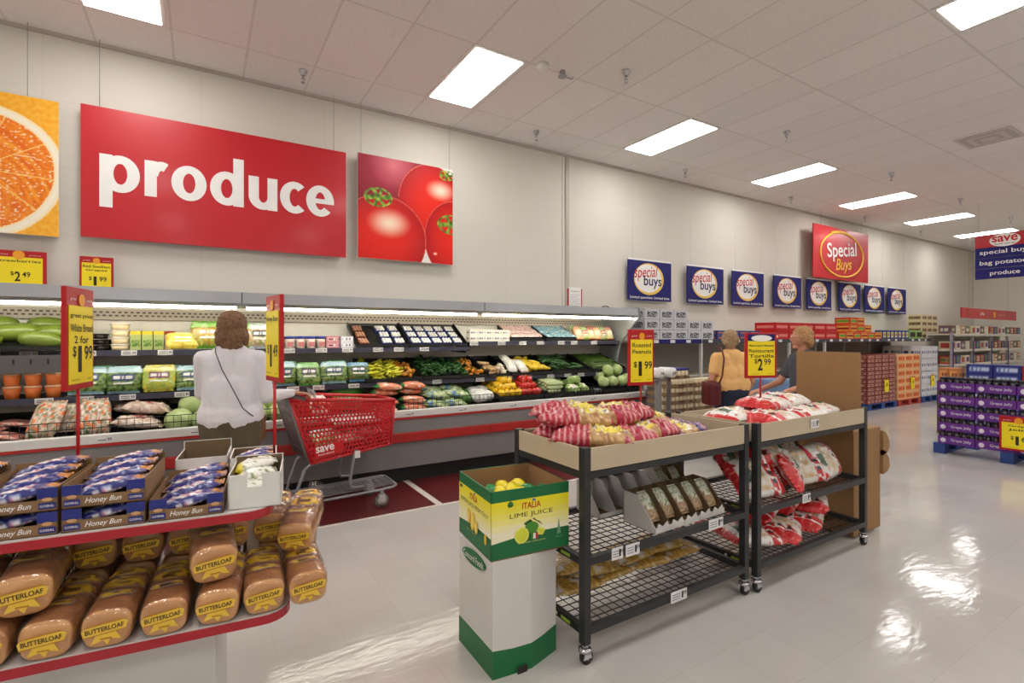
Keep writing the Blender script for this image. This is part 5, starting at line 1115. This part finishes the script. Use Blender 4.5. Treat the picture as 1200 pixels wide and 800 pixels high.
def fill_tray(x,y,z,rz,n,label,w=.195,front=True):
    c,s=math.cos(R(rz)),math.sin(R(rz))
    for k in range(n):
        lx,ly=w/2,.05+.078*k; px=x+lx*c-ly*s; py=y+lx*s+ly*c
        put('pastry',PAST[k%3],f'wrapped blue and white pastry in the {label}, {ORD[k]} from its front','wrapped pastry',bt(px,py,z+.022+.010*k),(R(12),0,BT_R+R(rz-90)),'wrapped pastries')
trays=[(-.83,.03,'left edge'),(-.625,.03,'second column from the left'),(-.425,.025,'third column, right beside the white box column')]
cols=[(-1.0,2,'in the leftmost column'),(-.795,2,'in the second column'),(-.592,2,'in the third column'),(-.388,1,'beside the white box')]
for x,n,s in cols:
    for k in range(n):
        z=UZ+.001+.068*k; top_=(k==n-1)
        pastry_tray(f'kraft and blue pastry tray {s}, {"top" if top_ else "bottom"} of its stack',x,.015,z)
        if top_: fill_tray(x,.015,z,0,4,f'top tray {s}')
        else: fill_tray(x,.015,z,0,1,f'bottom tray {s}')
# boxes
def open_box(name,label,x,y,z,w,d,h,m,rz=0,notch=True,tall_back=.0):
    o=thing(name,label,'carton',bt(x,y,z),BT_R+R(rz)); b=MB(); t_=.004
    b.box(0,w,0,d,0,t_,m); b.box(0,t_,0,d,0,h,m); b.box(w-t_,w,0,d,0,h,m); b.box(0,w,d-t_,d,0,h+tall_back,m)
    if notch: b.box(0,w*.36,0,t_,0,h,m); b.box(w*.64,w,0,t_,0,h,m); b.box(w*.36,w*.64,0,t_,0,h*.62,m)
    else: b.box(0,w,0,t_,0,h,m)
    b.build('box_shell',o)
    b=MB(); b.box(t_,w-t_,d-t_-.001,d-t_,t_,h+tall_back-.002,GC2); b.box(t_,t_+.001,t_,d-t_,t_,h-.002,GC2); b.box(w-t_-.001,w-t_,t_,d-t_,t_,h-.002,GC2); b.build('brown_lining',o)
    return o
open_box('snack_box','white snack box with a notched front at the right end of the upper tier',-.183,.03,UZ+.001,.155,.20,.11,WHITE,rz=-3,tall_back=.02)
open_box('snack_box','white carton behind the notched white box',-.195,.27,UZ+.001,.155,.19,.115,WHITE)
open_box('snack_box','open grey-white carton with brown inside behind the pastry tray',-.37,.33,UZ+.001,.165,.2,.115,OFFW,notch=False,tall_back=.03)
CK=[bag_mesh('cookie_pack',.08,.14,.045,lambda u,v,s=s:(236,220,60) if v<.22 else ((240,238,228) if nz(u*8,v*8,s)>-.2 else (120,140,60)),s,nu=12,nv=16) for s in (105,106)]
for k,(x,y,z) in enumerate(((-.105,.08,UZ+.035),(-.105,.145,UZ+.06),(-.105,.18,UZ+.085))): put('snack_pack',CK[k%2],f'white and yellow snack pack in the notched white box, {ORD[k]} from the front','snack pack',bt(x,y,z),(R(10),0,BT_R+R(-85)),'snack packs in white boxes')
for k in range(3): put('snack_pack',PAST[k],f'wrapped snack in the rear white carton, {ORD[k]} from its front','snack pack',bt(-.12,.31+.05*k,UZ+.075+.006*k),(R(14),0,BT_R+R(-92)),'snack packs in white boxes',.75)
# torn flaps standing behind the trays
FL=mat('flap_grey',(178,172,164),.8)
for i,(x,y,w,h,rz) in enumerate(((-.66,.34,.10,.10,30),(-.56,.36,.08,.12,-25),(-.92,.34,.12,.09,10))):
    b=MB(); b.add([(0,0,0),(w,0,0),(w*1.15,.01,h),(w*.5,.01,h*.7)],[(0,1,2,3)],FL); b.add([(0,.003,0),(w,.003,0),(w*1.15,.013,h),(w*.5,.013,h*.7)],[(3,2,1,0)],FL); o=b.build('carton_flap',None,bt(x,y,UZ+.0),(0,0,BT_R+R(rz))); tag(o,f'torn pale carton flap sticking up behind the pastry trays, {ORD[i]} from the right','carton flap')
pole_sign('price_sign','tall yellow price sign on a red pole behind the pastry trays at the left',-.375,2.35,UZ,1.315,R(77),.20,.36,['~great price~','White Bread','2 for'],'1','99')
pole_sign('price_sign','narrow edge-on price sign on a red pole behind the white box',.255,2.26,UZ,1.32,R(-81),.20,.35,['Honey Buns'],'1','49')
# ---------------------------------------------------------------- people
SKIN=mat('skin',(198,140,112),.5,noise_amt=.05,scale=12)
def capsule(b,p0,p1,r0,r1,m,sx=1):
    p0,p1=V(p0),V(p1); d=(p1-p0); L=d.length; d.normalize(); q=V((0,0,1)).rotation_difference(d).to_matrix(); rings=[]; n=14
    for k in range(5): a=-PI/2+PI/2*k/4.; rings.append((r0*math.cos(a) if k else r0*.05, r0*math.sin(a)))
    for k in range(5): a=PI/2*k/4.; rings.append((r1*math.cos(a) if k<4 else r1*.05, L+r1*math.sin(a)))
    b.ring([[p0+q@V((r*math.cos(2*PI*j/n)*sx,r*math.sin(2*PI*j/n),z)) for j in range(n)] for r,z in rings],m)
def blob(name,fn,parent,vox=.012,smooth=4,m=None,disp=None):
    b=MB(); fn(b); o=b.build(name,parent); me=o.data
    r=o.modifiers.new('Remesh','REMESH'); r.mode='VOXEL'; r.voxel_size=vox; r.use_smooth_shade=True
    s=o.modifiers.new('Smooth','SMOOTH'); s.iterations=smooth; s.factor=.5
    if disp:
        tx=bpy.data.textures.new(name+'_folds','CLOUDS'); tx.noise_scale=disp[1]; d=o.modifiers.new('Folds','DISPLACE'); d.texture=tx; d.strength=disp[0]; d.mid_level=.5; d.texture_coords='LOCAL'
    return o
def hand(b,wrist,direc,palmn,m,curl=.5,s=1.0):
    """palm, four fingers bent towards palmn, thumb at the side"""
    d=V(direc).normalized(); n=V(palmn); n=(n-d*n.dot(d)).normalized(); w=d.cross(n)
    wr=V(wrist); pc=wr+d*.045*s
    for k in range(4): off=w*(.030-.020*k)*s; capsule(b,wr+off*.6,wr+d*.085*s+off,.013*s,.012*s,m)
    for k,l in enumerate((.068,.078,.072,.056)):
        off=w*(.030-.020*k)*s; p=wr+d*.088*s+off; a=curl
        for seg,ll in enumerate((.45,.32,.23)):
            dd=(d*math.cos(a)+n*math.sin(a)); q=p+dd*l*ll*s; capsule(b,p,q,.0095*s-.0008*seg,.009*s-.0008*seg,m); p=q; a+=curl*.9
    t0=wr+w*.025*s+d*.02*s; t1=t0+(w*.7+d*.6+n*.35).normalized()*.045*s; t2=t1+(d*.8+n*.6).normalized()*.035*s; capsule(b,t0,t1,.014*s,.011*s,m); capsule(b,t1,t2,.0105*s,.009*s,m)
def person(label,loc,rz,H,shirt,pants,hairm,arms,sleeve='long',hair='bob',lean=0,skirt_z=None,bag=None,turn=0,wide=1.0):
    """figure faces local +y; arms = ((elbow),(wrist),(hand dir),(palm normal)) for left and right in local metres"""
    t=thing('person',label,'person',loc,rz); k=H/1.66
    hz=.88*k; sh=1.36*k; nk=1.42*k; hd=1.545*k; ly=lean
    T_=lambda x,y,z:(x*k,y*k+ly*max(0,(z*k-hz)/(sh-hz)),z*k)
    hc=V(T_(0,.03,1.545)); RotH=Matrix.Rotation(turn,3,'Z')
    def body(b):
        m=SKIN; capsule(b,T_(0,0,.92),T_(0,0,1.18),.10*k,.09*k,m,1); capsule(b,T_(-.09,0,1.3),T_(.09,0,1.3),.065*k,.065*k,m); capsule(b,T_(0,.0,1.36),T_(0,.02,1.46),.056*k,.05*k,m)
        for s in (-1,1): capsule(b,T_(s*.09,0,.88),T_(s*.095,.01,.48),.10*k*wide,.062*k,m); capsule(b,T_(s*.095,.01,.48),T_(s*.1,-.02,.1),.058*k,.038*k,m); capsule(b,T_(s*.1,-.03,.05),T_(s*.11,.12,.03),.042*k,.03*k,m)
        b.ell(hc,(.075*k,.092*k,.108*k),m,18,12,lambda d:1-.12*max(0,-d.z)); 
        f=lambda x,y,z: hc+RotH@V((x*k,y*k,z*k))
        b.ell(f(0,.095,-.01),(.013*k,.022*k,.024*k),m,8,6); b.ell(f(0,.082,-.055),(.024*k,.014*k,.01*k),m,8,6); b.ell(f(0,.06,-.09),(.03*k,.03*k,.022*k),m,8,6)
        for s in (-1,1): b.ell(f(s*.078,.0,-.005),(.012*k,.02*k,.03*k),m,8,6); b.ell(f(s*.035,.078,.02),(.02*k,.012*k,.012*k),m,8,6)
        for s,(e,w_,hd_,pn) in zip((-1,1),arms):
            shp=T_(s*.165*wide,0,1.33); capsule(b,shp,e,.048*k,.04*k,m); capsule(b,e,w_,.038*k,.024*k,m); hand(b,w_,hd_,pn,m,.45,k)
    bo=blob('body',body,t,.008,3)
    b=MB(); f=lambda x,y,z: hc+RotH@V((x*k,y*k,z*k))
    for s in (-1,1): b.ell(f(s*.033,.086,.018),(.012*k,.006*k,.007*k),mat('eye_white',(235,232,228),.3),8,6); b.ell(f(s*.033,.0915,.018),(.005*k,.002*k,.006*k),mat('eye_brown',(60,40,30),.3),6,4); b.tube([f(s*.015,.088,.042),f(s*.035,.089,.047),f(s*.055,.078,.040)],.003*k,hairm,5)
    b.tube([f(-.022,.092,-.056),f(0,.098,-.054),f(.022,.092,-.056)],.004*k,mat('lips',(170,90,80),.4),6); b.build('face_features',t)
    def sh_(b):
        w=wide; zb=.86 if skirt_z is None else skirt_z
        capsule(b,T_(-.045*w,0,zb+.12),T_(-.045*w,0,1.12),.13*k*w,.125*k*w,shirt); capsule(b,T_(.045*w,0,zb+.12),T_(.045*w,0,1.12),.13*k*w,.125*k*w,shirt)
        capsule(b,T_(0,0,1.0),T_(0,0,1.34),.122*k,.095*k,shirt); capsule(b,T_(-.07*w,0,1.12),T_(-.09*w,0,1.29),.115*k,.10*k,shirt); capsule(b,T_(.07*w,0,1.12),T_(.09*w,0,1.29),.115*k,.10*k,shirt); capsule(b,T_(-.14*w,0,1.325),T_(.14*w,0,1.325),.066*k,.066*k,shirt); capsule(b,T_(-.06,0,1.37),T_(.06,0,1.37),.062*k,.062*k,shirt)
        b.box(-.13*k,.13*k,-.1*k+ly*0,.1*k,(zb+.02)*k,(zb+.14)*k,shirt,bevel=.05); capsule(b,(-.06*k*w,0,(zb+.13)*k),(.06*k*w,0,(zb+.13)*k),.137*k*w,.137*k*w,shirt)
        for s,(e,w_,hd_,pn) in zip((-1,1),arms):
            shp=V(T_(s*.165*w,0,1.325)); e=V(e); w_=V(w_)
            if sleeve=='long': capsule(b,shp,e,.064*k,.053*k,shirt); capsule(b,e,e.lerp(w_,.93),.053*k,.036*k,shirt)
            else: capsule(b,shp,shp.lerp(e,.62),.068*k,.062*k,shirt)
    blob('shirt',sh_,t,.011,5,disp=(.012,.07))
    def pa(b):
        capsule(b,T_(-.06,0,.9),T_(.06,0,.9),.13*k*wide,.13*k*wide,pants)
        for s in (-1,1): capsule(b,T_(s*.085,0,.86),T_(s*.095,.01,.48),.118*k*wide,.078*k,pants); capsule(b,T_(s*.095,.01,.48),T_(s*.1,-.015,.12),.075*k,.06*k,pants)
    blob('trousers',pa,t,.012,4,disp=(.01,.06))
    for s in (-1,1):
        b=MB(); b.box(s*.1*k-.045,s*.1*k+.045,-.09,.19,0,.07,mat('shoe_dark',(60,56,54),.5),bevel=.028); b.build('shoe',t)
    def ha(b):
        if hair=='bob':
            b.ell(f(0,-.018,.025),(.098*k,.108*k,.112*k),hairm,18,12); b.ell(f(0,-.06,-.06),(.105*k,.06*k,.085*k),hairm,16,10); b.ell(f(-.075,-.02,-.06),(.035*k,.06*k,.085*k),hairm,12,8); b.ell(f(.075,-.02,-.06),(.035*k,.06*k,.085*k),hairm,12,8); b.ell(f(0,-.075,-.115),(.08*k,.04*k,.05*k),hairm,12,8)
        else:
            b.ell(f(0,-.02,.03),(.092*k,.10*k,.10*k),hairm,18,12); b.ell(f(0,-.06,-.04),(.085*k,.045*k,.07*k),hairm,16,10)
            for s in (-1,1): b.ell(f(s*.07,-.03,0),(.028*k,.05*k,.06*k),hairm,12,8)
    blob('hair',ha,t,.007,2,disp=(.026,.022))
    return t,T_,k
def hairmat(name,rgb): return mat(name,rgb,.55,noise_amt=.45,scale=60,bump=.8,bscale=130,stretch=(1,1,.25))
WH=mat('white_knit',(226,222,226),.85,noise_amt=.03,bump=.25,bscale=120); OLV=mat('olive_cloth',(92,80,60),.85); 
HB=hairmat('brown_hair',(124,88,58))
# woman in white: faces the case, turned right towards the cart
p,T_,k=person('woman seen from behind in a white long-sleeved top with thin black strap, hand on the cart',(.19,4.30,0),R(-18),1.68,WH,OLV,HB,
  (((-.22,.09,1.08),(-.05,.32,1.10),(1,.3,.05),(0,-.2,-1)),((.24,.02,1.05),(.40,.17,1.06),(.9,.35,-.12),(.1,0,-1))),turn=R(10),wide=1.12,skirt_z=.785)
b=MB(); b.tube([(-.10,-.02,1.43),(-.075,-.10,1.39),(-.02,-.145,1.27),(.06,-.165,1.12),(.12,-.16,.99),(.17,-.12,.93),(.20,-.04,.90)],.004,mat('grey_strap',(70,68,70),.6),6); b.build('bag_strap',p)
b=MB(); b.box(.175,.215,-.02,.12,.72,.90,mat('tan_bag',(120,84,50),.5),bevel=.015); b.build('shoulder_bag',p)
b=MB(); b.tube([(-.05,-.02,1.665),(0,-.045,1.675),(.05,-.02,1.665)],.008,mat('hair_clip',(190,150,110),.3),6); b.build('hair_clip',p)
YSH=mat('pale_orange_shirt',(238,188,122),.85,noise_amt=.04,bump=.2,bscale=100); NAV=mat('navy_cloth',(30,38,60),.85); GH=hairmat('grey_blond_hair',(168,138,102))
p,T_,k=person('woman seen from behind in a pale orange T-shirt with a dark red shoulder bag',(5.37,3.75,0),R(-25),1.58,YSH,NAV,GH,
  (((-.26,-.02,1.0),(-.24,.2,.92),(.2,1,.1),(1,0,-.2)),((.25,-.02,.98),(.26,.12,.80),(.0,.8,-.4),(-1,0,0))),sleeve='short',hair='short',wide=1.2,turn=R(-25))
b=MB(); b.tube([(-.15,.06,1.36),(-.15,-.05,1.37),(-.17,-.14,1.25),(-.2,-.15,1.05),(-.23,-.12,.94)],.010,mat('maroon_leather',(96,30,36),.4),7); b.box(-.34,-.19,-.14,.10,.70,.98,mat('maroon_leather'),bevel=.045); b.build('shoulder_bag',p)
b=MB(); b.box(.20,.38,.05,.16,.66,.76,REDP,bevel=.02); o=b.build('wallet',p); 
GSH=mat('slate_shirt',(74,76,84),.85); BH=hairmat('light_brown_hair',(176,134,84))
p,T_,k=person('person with light brown hair in a slate T-shirt reaching down behind the cardboard panel',(5.14,2.75,0),R(62),1.6,GSH,NAV,BH,
  (((-.24,.10,1.06),(-.20,.34,.98),(.1,1,-.4),(0,0,-1)),((.22,.14,1.04),(.2,.36,.96),(0,1,-.3),(0,0,-1))),sleeve='short',hair='short',turn=R(-10),lean=.02)
# ---------------------------------------------------------------- wall shelving past the case, and goods on it
UPR=mat('upright_white',(206,204,200),.5); SHB=mat('shelf_back',(150,142,134),.7); SHW=mat('shelf_cream',(206,198,184),.5)
X0=5.42
for i in range(8):
    xa=X0+1.22*i; t=thing('wall_shelf_unit',f'wall shelving bay with a blue price rail, {ORD[i]} to the right of the cold case','shelving',(xa,5.15,0),0,'wall shelving bays')
    b=MB(); b.box(0,1.22,.84,.86,0,1.45,SHB); b.build('back_panel',t); b=MB(); b.box(0,1.22,0,.86,1.42,1.455,SHW); s=b.build('top_shelf',t)
    b=MB(); b.box(.01,1.21,-.006,0,1.405,1.47,BLUE if i<1 else SHLF); 
    for k in range(3): b.box(.15+.35*k,.25+.35*k,-.009,-.006,1.415,1.46,TAG)
    b.build('price_rail',s)
    yu=0 if i<5 else .80
    b=MB(); b.box(-.02,.02,yu,yu+.04,0,1.42 if i<5 else 1.45,UPR); b.build('upright',t)
    if i>=5: continue
    b=MB(); b.box(0.03,1.19,0.02,.83,.12,.16,SHB); b.box(0.03,1.19,.03,.06,0,.12,DARK); b.build('bottom_shelf',t)
    b=MB(); b.box(0.03,1.19,.4,.83,.85,.88,SHW); b.build('middle_shelf',t)
def pr(w,d,h,base,band,ink,seed,rows=1,name='carton'): return simple_box(w,d,h,label_fn(base,band,ink,seed,rows),name,26,16*rows if rows<3 else 30)
WBX=simple_box(.30,.3,.15,lambda u,v:(70,70,76) if .22<v<.74 and .14<u<.86 and nz(u*16,v*9,3)>-.12 else (208,209,214),'carton',30,18); n=0
rng=[(0,5,.0),(1,5,.0),(2,3,.0)]
for lev,cnt,_ in rng:
    for j in range(cnt): put('carton',WBX,f'white carton with dark print beside the case, {["bottom","middle","top"][lev]} layer, {ORD[j]} from the left','carton',(5.60+.31*j,5.2,1.456+.155*lev),(0,0,0),'white cartons with dark print')
WBB=pr(.28,.3,.075,(44,52,124),(60,90,160),(190,110,60),202)
for lev in range(2 if True else 0):
    for j in range(4): put('carton',WBB,f'flat blue carton on the wall shelf, {["lower","upper"][lev]} layer, {ORD[j]} from the left','carton',(7.22+.29*j,5.2,1.456+.078*lev),(0,0,0),'flat blue cartons')
RB=pr(.27,.3,.12,(186,36,32),(220,120,60),(240,220,180),203)
for j in range(2): put('carton',RB,f'low red carton left of the tall red cartons, {ORD[j]} from the left','carton',(8.40+.28*j,5.2,1.456),(0,0,0),'low red cartons')
BR2=pr(.42,.4,.155,(190,22,30),(190,22,30),(225,130,120),204)
for lev in range(2):
    for j in range(5): put('carton',BR2,f'bright red carton on the wall shelf, {["lower","upper"][lev]} layer, {ORD[j]} from the left','carton',(9.0+.43*j,5.25,1.456+.158*lev),(0,0,0),'bright red cartons')
OB=[pr(.3,.3,.15,(200,60,40),(226,150,50),(90,160,60),205),pr(.3,.3,.15,(214,110,40),(236,190,80),(150,40,30),206)]
for lev,cnt in ((0,6),(1,3),(2,2)):
    for j in range(cnt): put('carton',OB[(j+lev)%2],f'orange and red snack carton right of the bright red ones, {["bottom","second","top"][lev]} layer, {ORD[j]} from the left','carton',(11.15+.31*(j+(1.5 if lev else 0)),5.25,1.456+.153*lev),(0,0,0),'orange snack cartons')
CN=[simple_box(.16,.16,.2,label_fn((40,70,140),(236,214,120),(60,60,110),207),'canister',12,12),simple_box(.34,.3,.21,label_fn((150,190,110),(60,46,40),(30,26,26),208),'carton',16,12),simple_box(.3,.3,.3,label_fn((214,200,160),(150,120,90),(110,80,60),209,2),'carton',16,20)]
for j in range(7): put('canister',CN[0],f'blue and yellow canister on the far wall shelf, {ORD[j]} from the left','canister',(13.0+.19*j,5.25,1.456),(0,0,0),'blue canisters')
for j in range(4): put('carton',CN[1],f'green carton with black front on the far wall shelf, {ORD[j]} from the left','carton',(14.45+.36*(j%2),5.25,1.456+.215*(j//2)) if j<2 else (14.45+.36*(j%2),5.6,1.456),(0,0,0),'green and black cartons')
for j in range(6): put('carton',CN[2],f'beige two-panel carton at the end of the wall shelf, {["lower","upper"][j//3]} layer, {ORD[j%3]} from the left','carton',(15.25+.31*(j%3),5.3,1.456+.305*(j//3)),(0,0,0),'beige cartons')
# pallets of goods along the wall
def pallet(label,x,y,w,d,m,rz=0):
    o=thing('pallet',label,'pallet',(x,y,0),rz,'painted pallets')
    for k in range(3):
        for j in range(3): b=MB(); b.box(k*(w-.14)/2,k*(w-.14)/2+.14,j*(d-.12)/2,j*(d-.12)/2+.12,.015,.11,m); b.build('block',o)
    b=MB()
    for j in range(5): b.box(0,w,j*(d-.12)/4,j*(d-.12)/4+.12,.11,.13,m)
    b.build('deck_boards',o); b=MB()
    for j in range(3): b.box(0,w,j*(d-.12)/2,j*(d-.12)/2+.12,0,.015,m)
    b.build('bottom_boards',o); return o
PB=mat('pallet_blue',(38,66,130),.6); PR=mat('pallet_red',(176,64,48),.6)
pal=[(11.55,(1.28),PB,'maroon cans',(128,52,50),(200,150,130),(90,24,30),1.14),(12.92,1.12,PR,'orange snack packs',(236,190,140),(226,120,50),(180,70,40),1.12),(14.14,.9,PB,'white cases',(206,208,212),(214,214,220),(56,60,110),1.30)]
for i,(x,w_,pm,nm,base,band,ink,H) in enumerate(pal):
    pallet(f'{"blue" if pm is PB else "red"} pallet under the stacked {nm} by the wall shelves',x,4.95,w_,.85,pm)
    nr=6 if i<2 else 4; nc=int(w_/.3); cw=w_/nc; ch=(H-.13)/nr; bx=simple_box(cw*.97,.38,ch*.96,label_fn(base,band,ink,210+i,2 if i==0 else 1),'case_pack',18,14)
    for r in range(nr):
        for c in range(nc):
            for dd in range(2):
                if dd==1 and r<nr-1: continue
                put('case_pack',bx,f'{nm} case, {ORD[r]} layer up, {ORD[c]} column from left, {"rear" if dd else "front"}','case',(x+cw*(c+.5),4.97+.4*dd,.131+ch*r),(0,0,0),f'stacked {nm}')
    b=MB(); b.box(-.09,.09,-.01,0,.35,.62,YEL); b.box(-.09,.09,-.012,-.01,.60,.62,REDP); b.text('$1',0,.5,.08,.08,-.013,INK,bold=.03); o=b.build('price_card',None,(x+w_*.62,4.95,0)); tag(o,f'small yellow price card on the stack of {nm}','price card')
# maroon stack's second pallet row seen past the cardboard
# egg-like jar trays stacked by the end of the case
JT=mat('jar_tray_kraft',(140,112,82),.7); LID=mat('cream_lid',(226,214,180),.4,coat=.3)
q=MB(); q.box(-.25,.25,0,.36,0,.045,JT); q.box(-.06,.06,-.001,0,.01,.038,mat('tray_mark',(100,70,50),.7)); q.box(.14,.2,-.001,0,.012,.036,mat('tray_mark')); js=q.mesh('tray')
q=MB(); q.lathe([(0,.0),(.030,.0),(.033,.03),(.033,.082),(.028,.094),(0,.098)],LID,n=12); jm=q.mesh('jar')
def jar_tray(label,x,y,z,nj=(7,2)):
    o=thing('jar_tray',label,'jar tray',(x,y,z),0,'kraft jar trays'); link('tray',js,o)
    for a in range(nj[0]):
        for c in range(nj[1]): link('jar',jm,o,(-.214+.0715*a,.04+.075*c,.006))
for lev in range(8):
    for c in range(2): jar_tray(f'kraft tray of cream-lidded jars, {ORD[lev]} layer from the floor, {["left","right"][c]} column',5.22+.52*c,4.35,.131+.104*lev)
jar_tray('topmost kraft tray of cream-lidded jars left of the woman in orange',5.18,4.4,.131+.104*8)
pallet('blue pallet under the stack of jar trays',4.95,4.33,1.06,.5,PB)
b=MB(); b.box(-.26,.24,0,.34,0,.03,mat('blue_carton',(50,60,130),.5)); o=b.build('flat_box',None,(5.2,4.42,.131+.104*9+.002)); tag(o,'flat blue carton lid lying on the jar trays','box')
# bag dispenser stand
o=thing('bag_dispenser','grey post stand with two white plastic bag rolls at the end of the case','bag dispenser',(4.62,4.2,0))
b=MB(); b.box(-.03,.03,-.03,.03,.0,1.06,CGREY); b.box(-.2,.2,-.15,.15,0,.02,CGREY); b.build('post',o); b=MB(); b.box(.16,.20,-.02,.02,.4,1.05,STEEL); b.box(-.1,.2,-.02,.02,.98,1.01,STEEL); b.build('frame',o)
for x in (-.05,.15): b=MB(); b.cyl((x,-.1,1.08),(x,.1,1.08),.06,PAPERW,n=20); b.cyl((x,-.13,1.08),(x,.13,1.08),.015,STEEL); b.build('bag_roll',o)
# stack of blue bins and clutter behind the chip rack
b=MB(); b.box(-.25,.25,-.2,.2,0,.96,mat('light_blue_bin',(110,140,180),.5),bevel=.02); b.box(-.26,.26,-.21,.21,.9,.93,mat('light_blue_bin')); o=b.build('blue_bin',None,(6.4,3.85,0)); tag(o,'light blue bin standing between the two shoppers','bin')
# jelly pallet
PU=[simple_box(.365,.28,.10,lambda u,v:(104,50,138),'sleeve',40,12)]
pallet('blue pallet under the purple jelly display',8.15,1.32,.9,1.42,PB)
q=MB(); q.text('Grape Jelly',.05,.05,.2,.042,-.002,mat('pale_lilac',(226,214,232),.5),bold=.02); q.ell((-.13,-.001,.045),(.03,.003,.03),mat('pale_lilac'),10,5)
SLV=PU[0]; LT=q.mesh('lettering')
JD=mat('jelly_dark',(36,22,44),.25,coat=.6); JL=mat('jar_lid_black',(32,30,36),.4)
q=MB(); q.lathe([(0,.004),(.032,.004),(.034,.02),(.034,.10),(.026,.115),(0,.115)],JD,n=10); jj=q.mesh('jar'); q=MB(); q.lathe([(0,.112),(.031,.112),(.031,.135),(0,.137)],JL,n=10); jl2=q.mesh('lid')
for lev in range(5):
    for c in range(4):
        o=thing('jelly_tray',f'purple tray of grape jelly jars, {["bottom","second","third","fourth","top"][lev]} layer, {ORD[c]} from the left',  'jelly tray',(8.16,2.70-.375*c-.19,.131+.172*lev),-PI/2,'purple jelly trays')
        sl_=link('sleeve',SLV,o); link('lettering',LT,sl_)
        b=MB() 
        for a in range(5):
            for d_ in range(1 if lev<4 else 3): o2=link('jar',jj,o,(-.146+.073*a,.04+.076*d_,.03)); link('lid',jl2,o2)
            if lev==4: pass
b=MB(); o=thing('price_sign','large yellow grape jelly price sign hung on the purple stack','price sign',(8.12,1.92,0),-PI/2); price_card(o,.34,.40,.17,['Grape','Jelly'],'1','69')
# goods behind the jelly stack
cb=[(simple_box(.3,.3,.27,label_fn((44,50,120),(90,110,170),(190,200,220),220,2),'carton',20,16),'dark blue carton','blue cartons'),(simple_box(.3,.3,.27,label_fn((176,50,40),(200,90,60),(240,200,170),221,2),'carton',20,16),'red carton','red cartons'),(simple_box(.12,.12,.2,label_fn((190,120,70),(220,150,90),(110,60,40),222),'jar_pack',10,12),'orange jar pack','orange jar packs')]
for lev in range(4):
    for c in range(5):
        k=0 if c<2 else 1; put('carton',cb[k][0],f'{cb[k][1]} stacked beyond the purple jelly, {ORD[lev]} layer from the floor, {ORD[c]} from the left','carton',(10.0,2.80-.31*c,.0+.272*lev),(0,0,-PI/2),cb[k][2])
for c in range(4): put('carton',cb[2][0],f'orange jar pack left of the blue cartons beyond the jelly, {ORD[c]} from the left','carton',(9.9+.125*(c//2),3.20-.125*(c%2),.82),(0,0,-PI/2),cb[2][2])
b=MB(); b.box(0,.3,0,.28,0,.82,mat('dark_stack',(84,60,56),.7)); o=b.build('display_stand',None,(9.84,2.98,0)); tag(o,'dark stand holding the orange jar packs','stand')
# far wall shelving with many goods
cols_=[(170,60,50),(220,210,190),(60,70,130),(190,130,80),(200,190,150),(90,120,80),(226,222,214),(140,40,60),(120,80,60)]
GD=[simple_box(.26,.25,.2,label_fn(cols_[k],cols_[(k+3)%9],cols_[(k+5)%9],230+k),'carton',10,8) for k in range(9)]
cn=['red','cream','blue','orange','tan','green','white','maroon','brown']
bn_=0
for i in range(4):
    xa=15.2+1.3*i; t=thing('shelving_bay',f'cream gondola shelving bay under the red banner, {ORD[i]} from the left','shelving',(xa,4.75,0),0,'far shelving bays')
    b=MB(); b.box(0,1.3,.48,.5,0,1.62,SHW); b.build('back_panel',t)
    for z in (.12,.5,.85,1.2,1.58): b=MB(); b.box(0,1.3,.0 if z<1.5 else -.05,.48,z-.03,z,SHW); b.box(0,1.3,-.012 if z<1.5 else -.06,-.0 if z<1.5 else -.05,z-.05,z+.01,SHW); b.build('shelf',t)
    b=MB(); b.box(-.025,.025,-.02,.03,0,1.62,mat('upright_grey',(150,146,150),.5)); b.box(-.02,.02,-.03,-.02,.6,1.4,BLUE); b.build('upright',t)
    for zi,z in enumerate((.85,1.2,1.58)):
        for j in range(4):
            k=(i*5+zi*4+j*2)%9; put('carton',GD[k],f'{cn[k]} carton on far bay {["lower","middle","top"][zi]} shelf, {ORD[i]} bay, {ORD[j]} from left','carton',(xa+.2+.3*j,4.78,z+.001),(0,0,0),'goods on the far shelving')
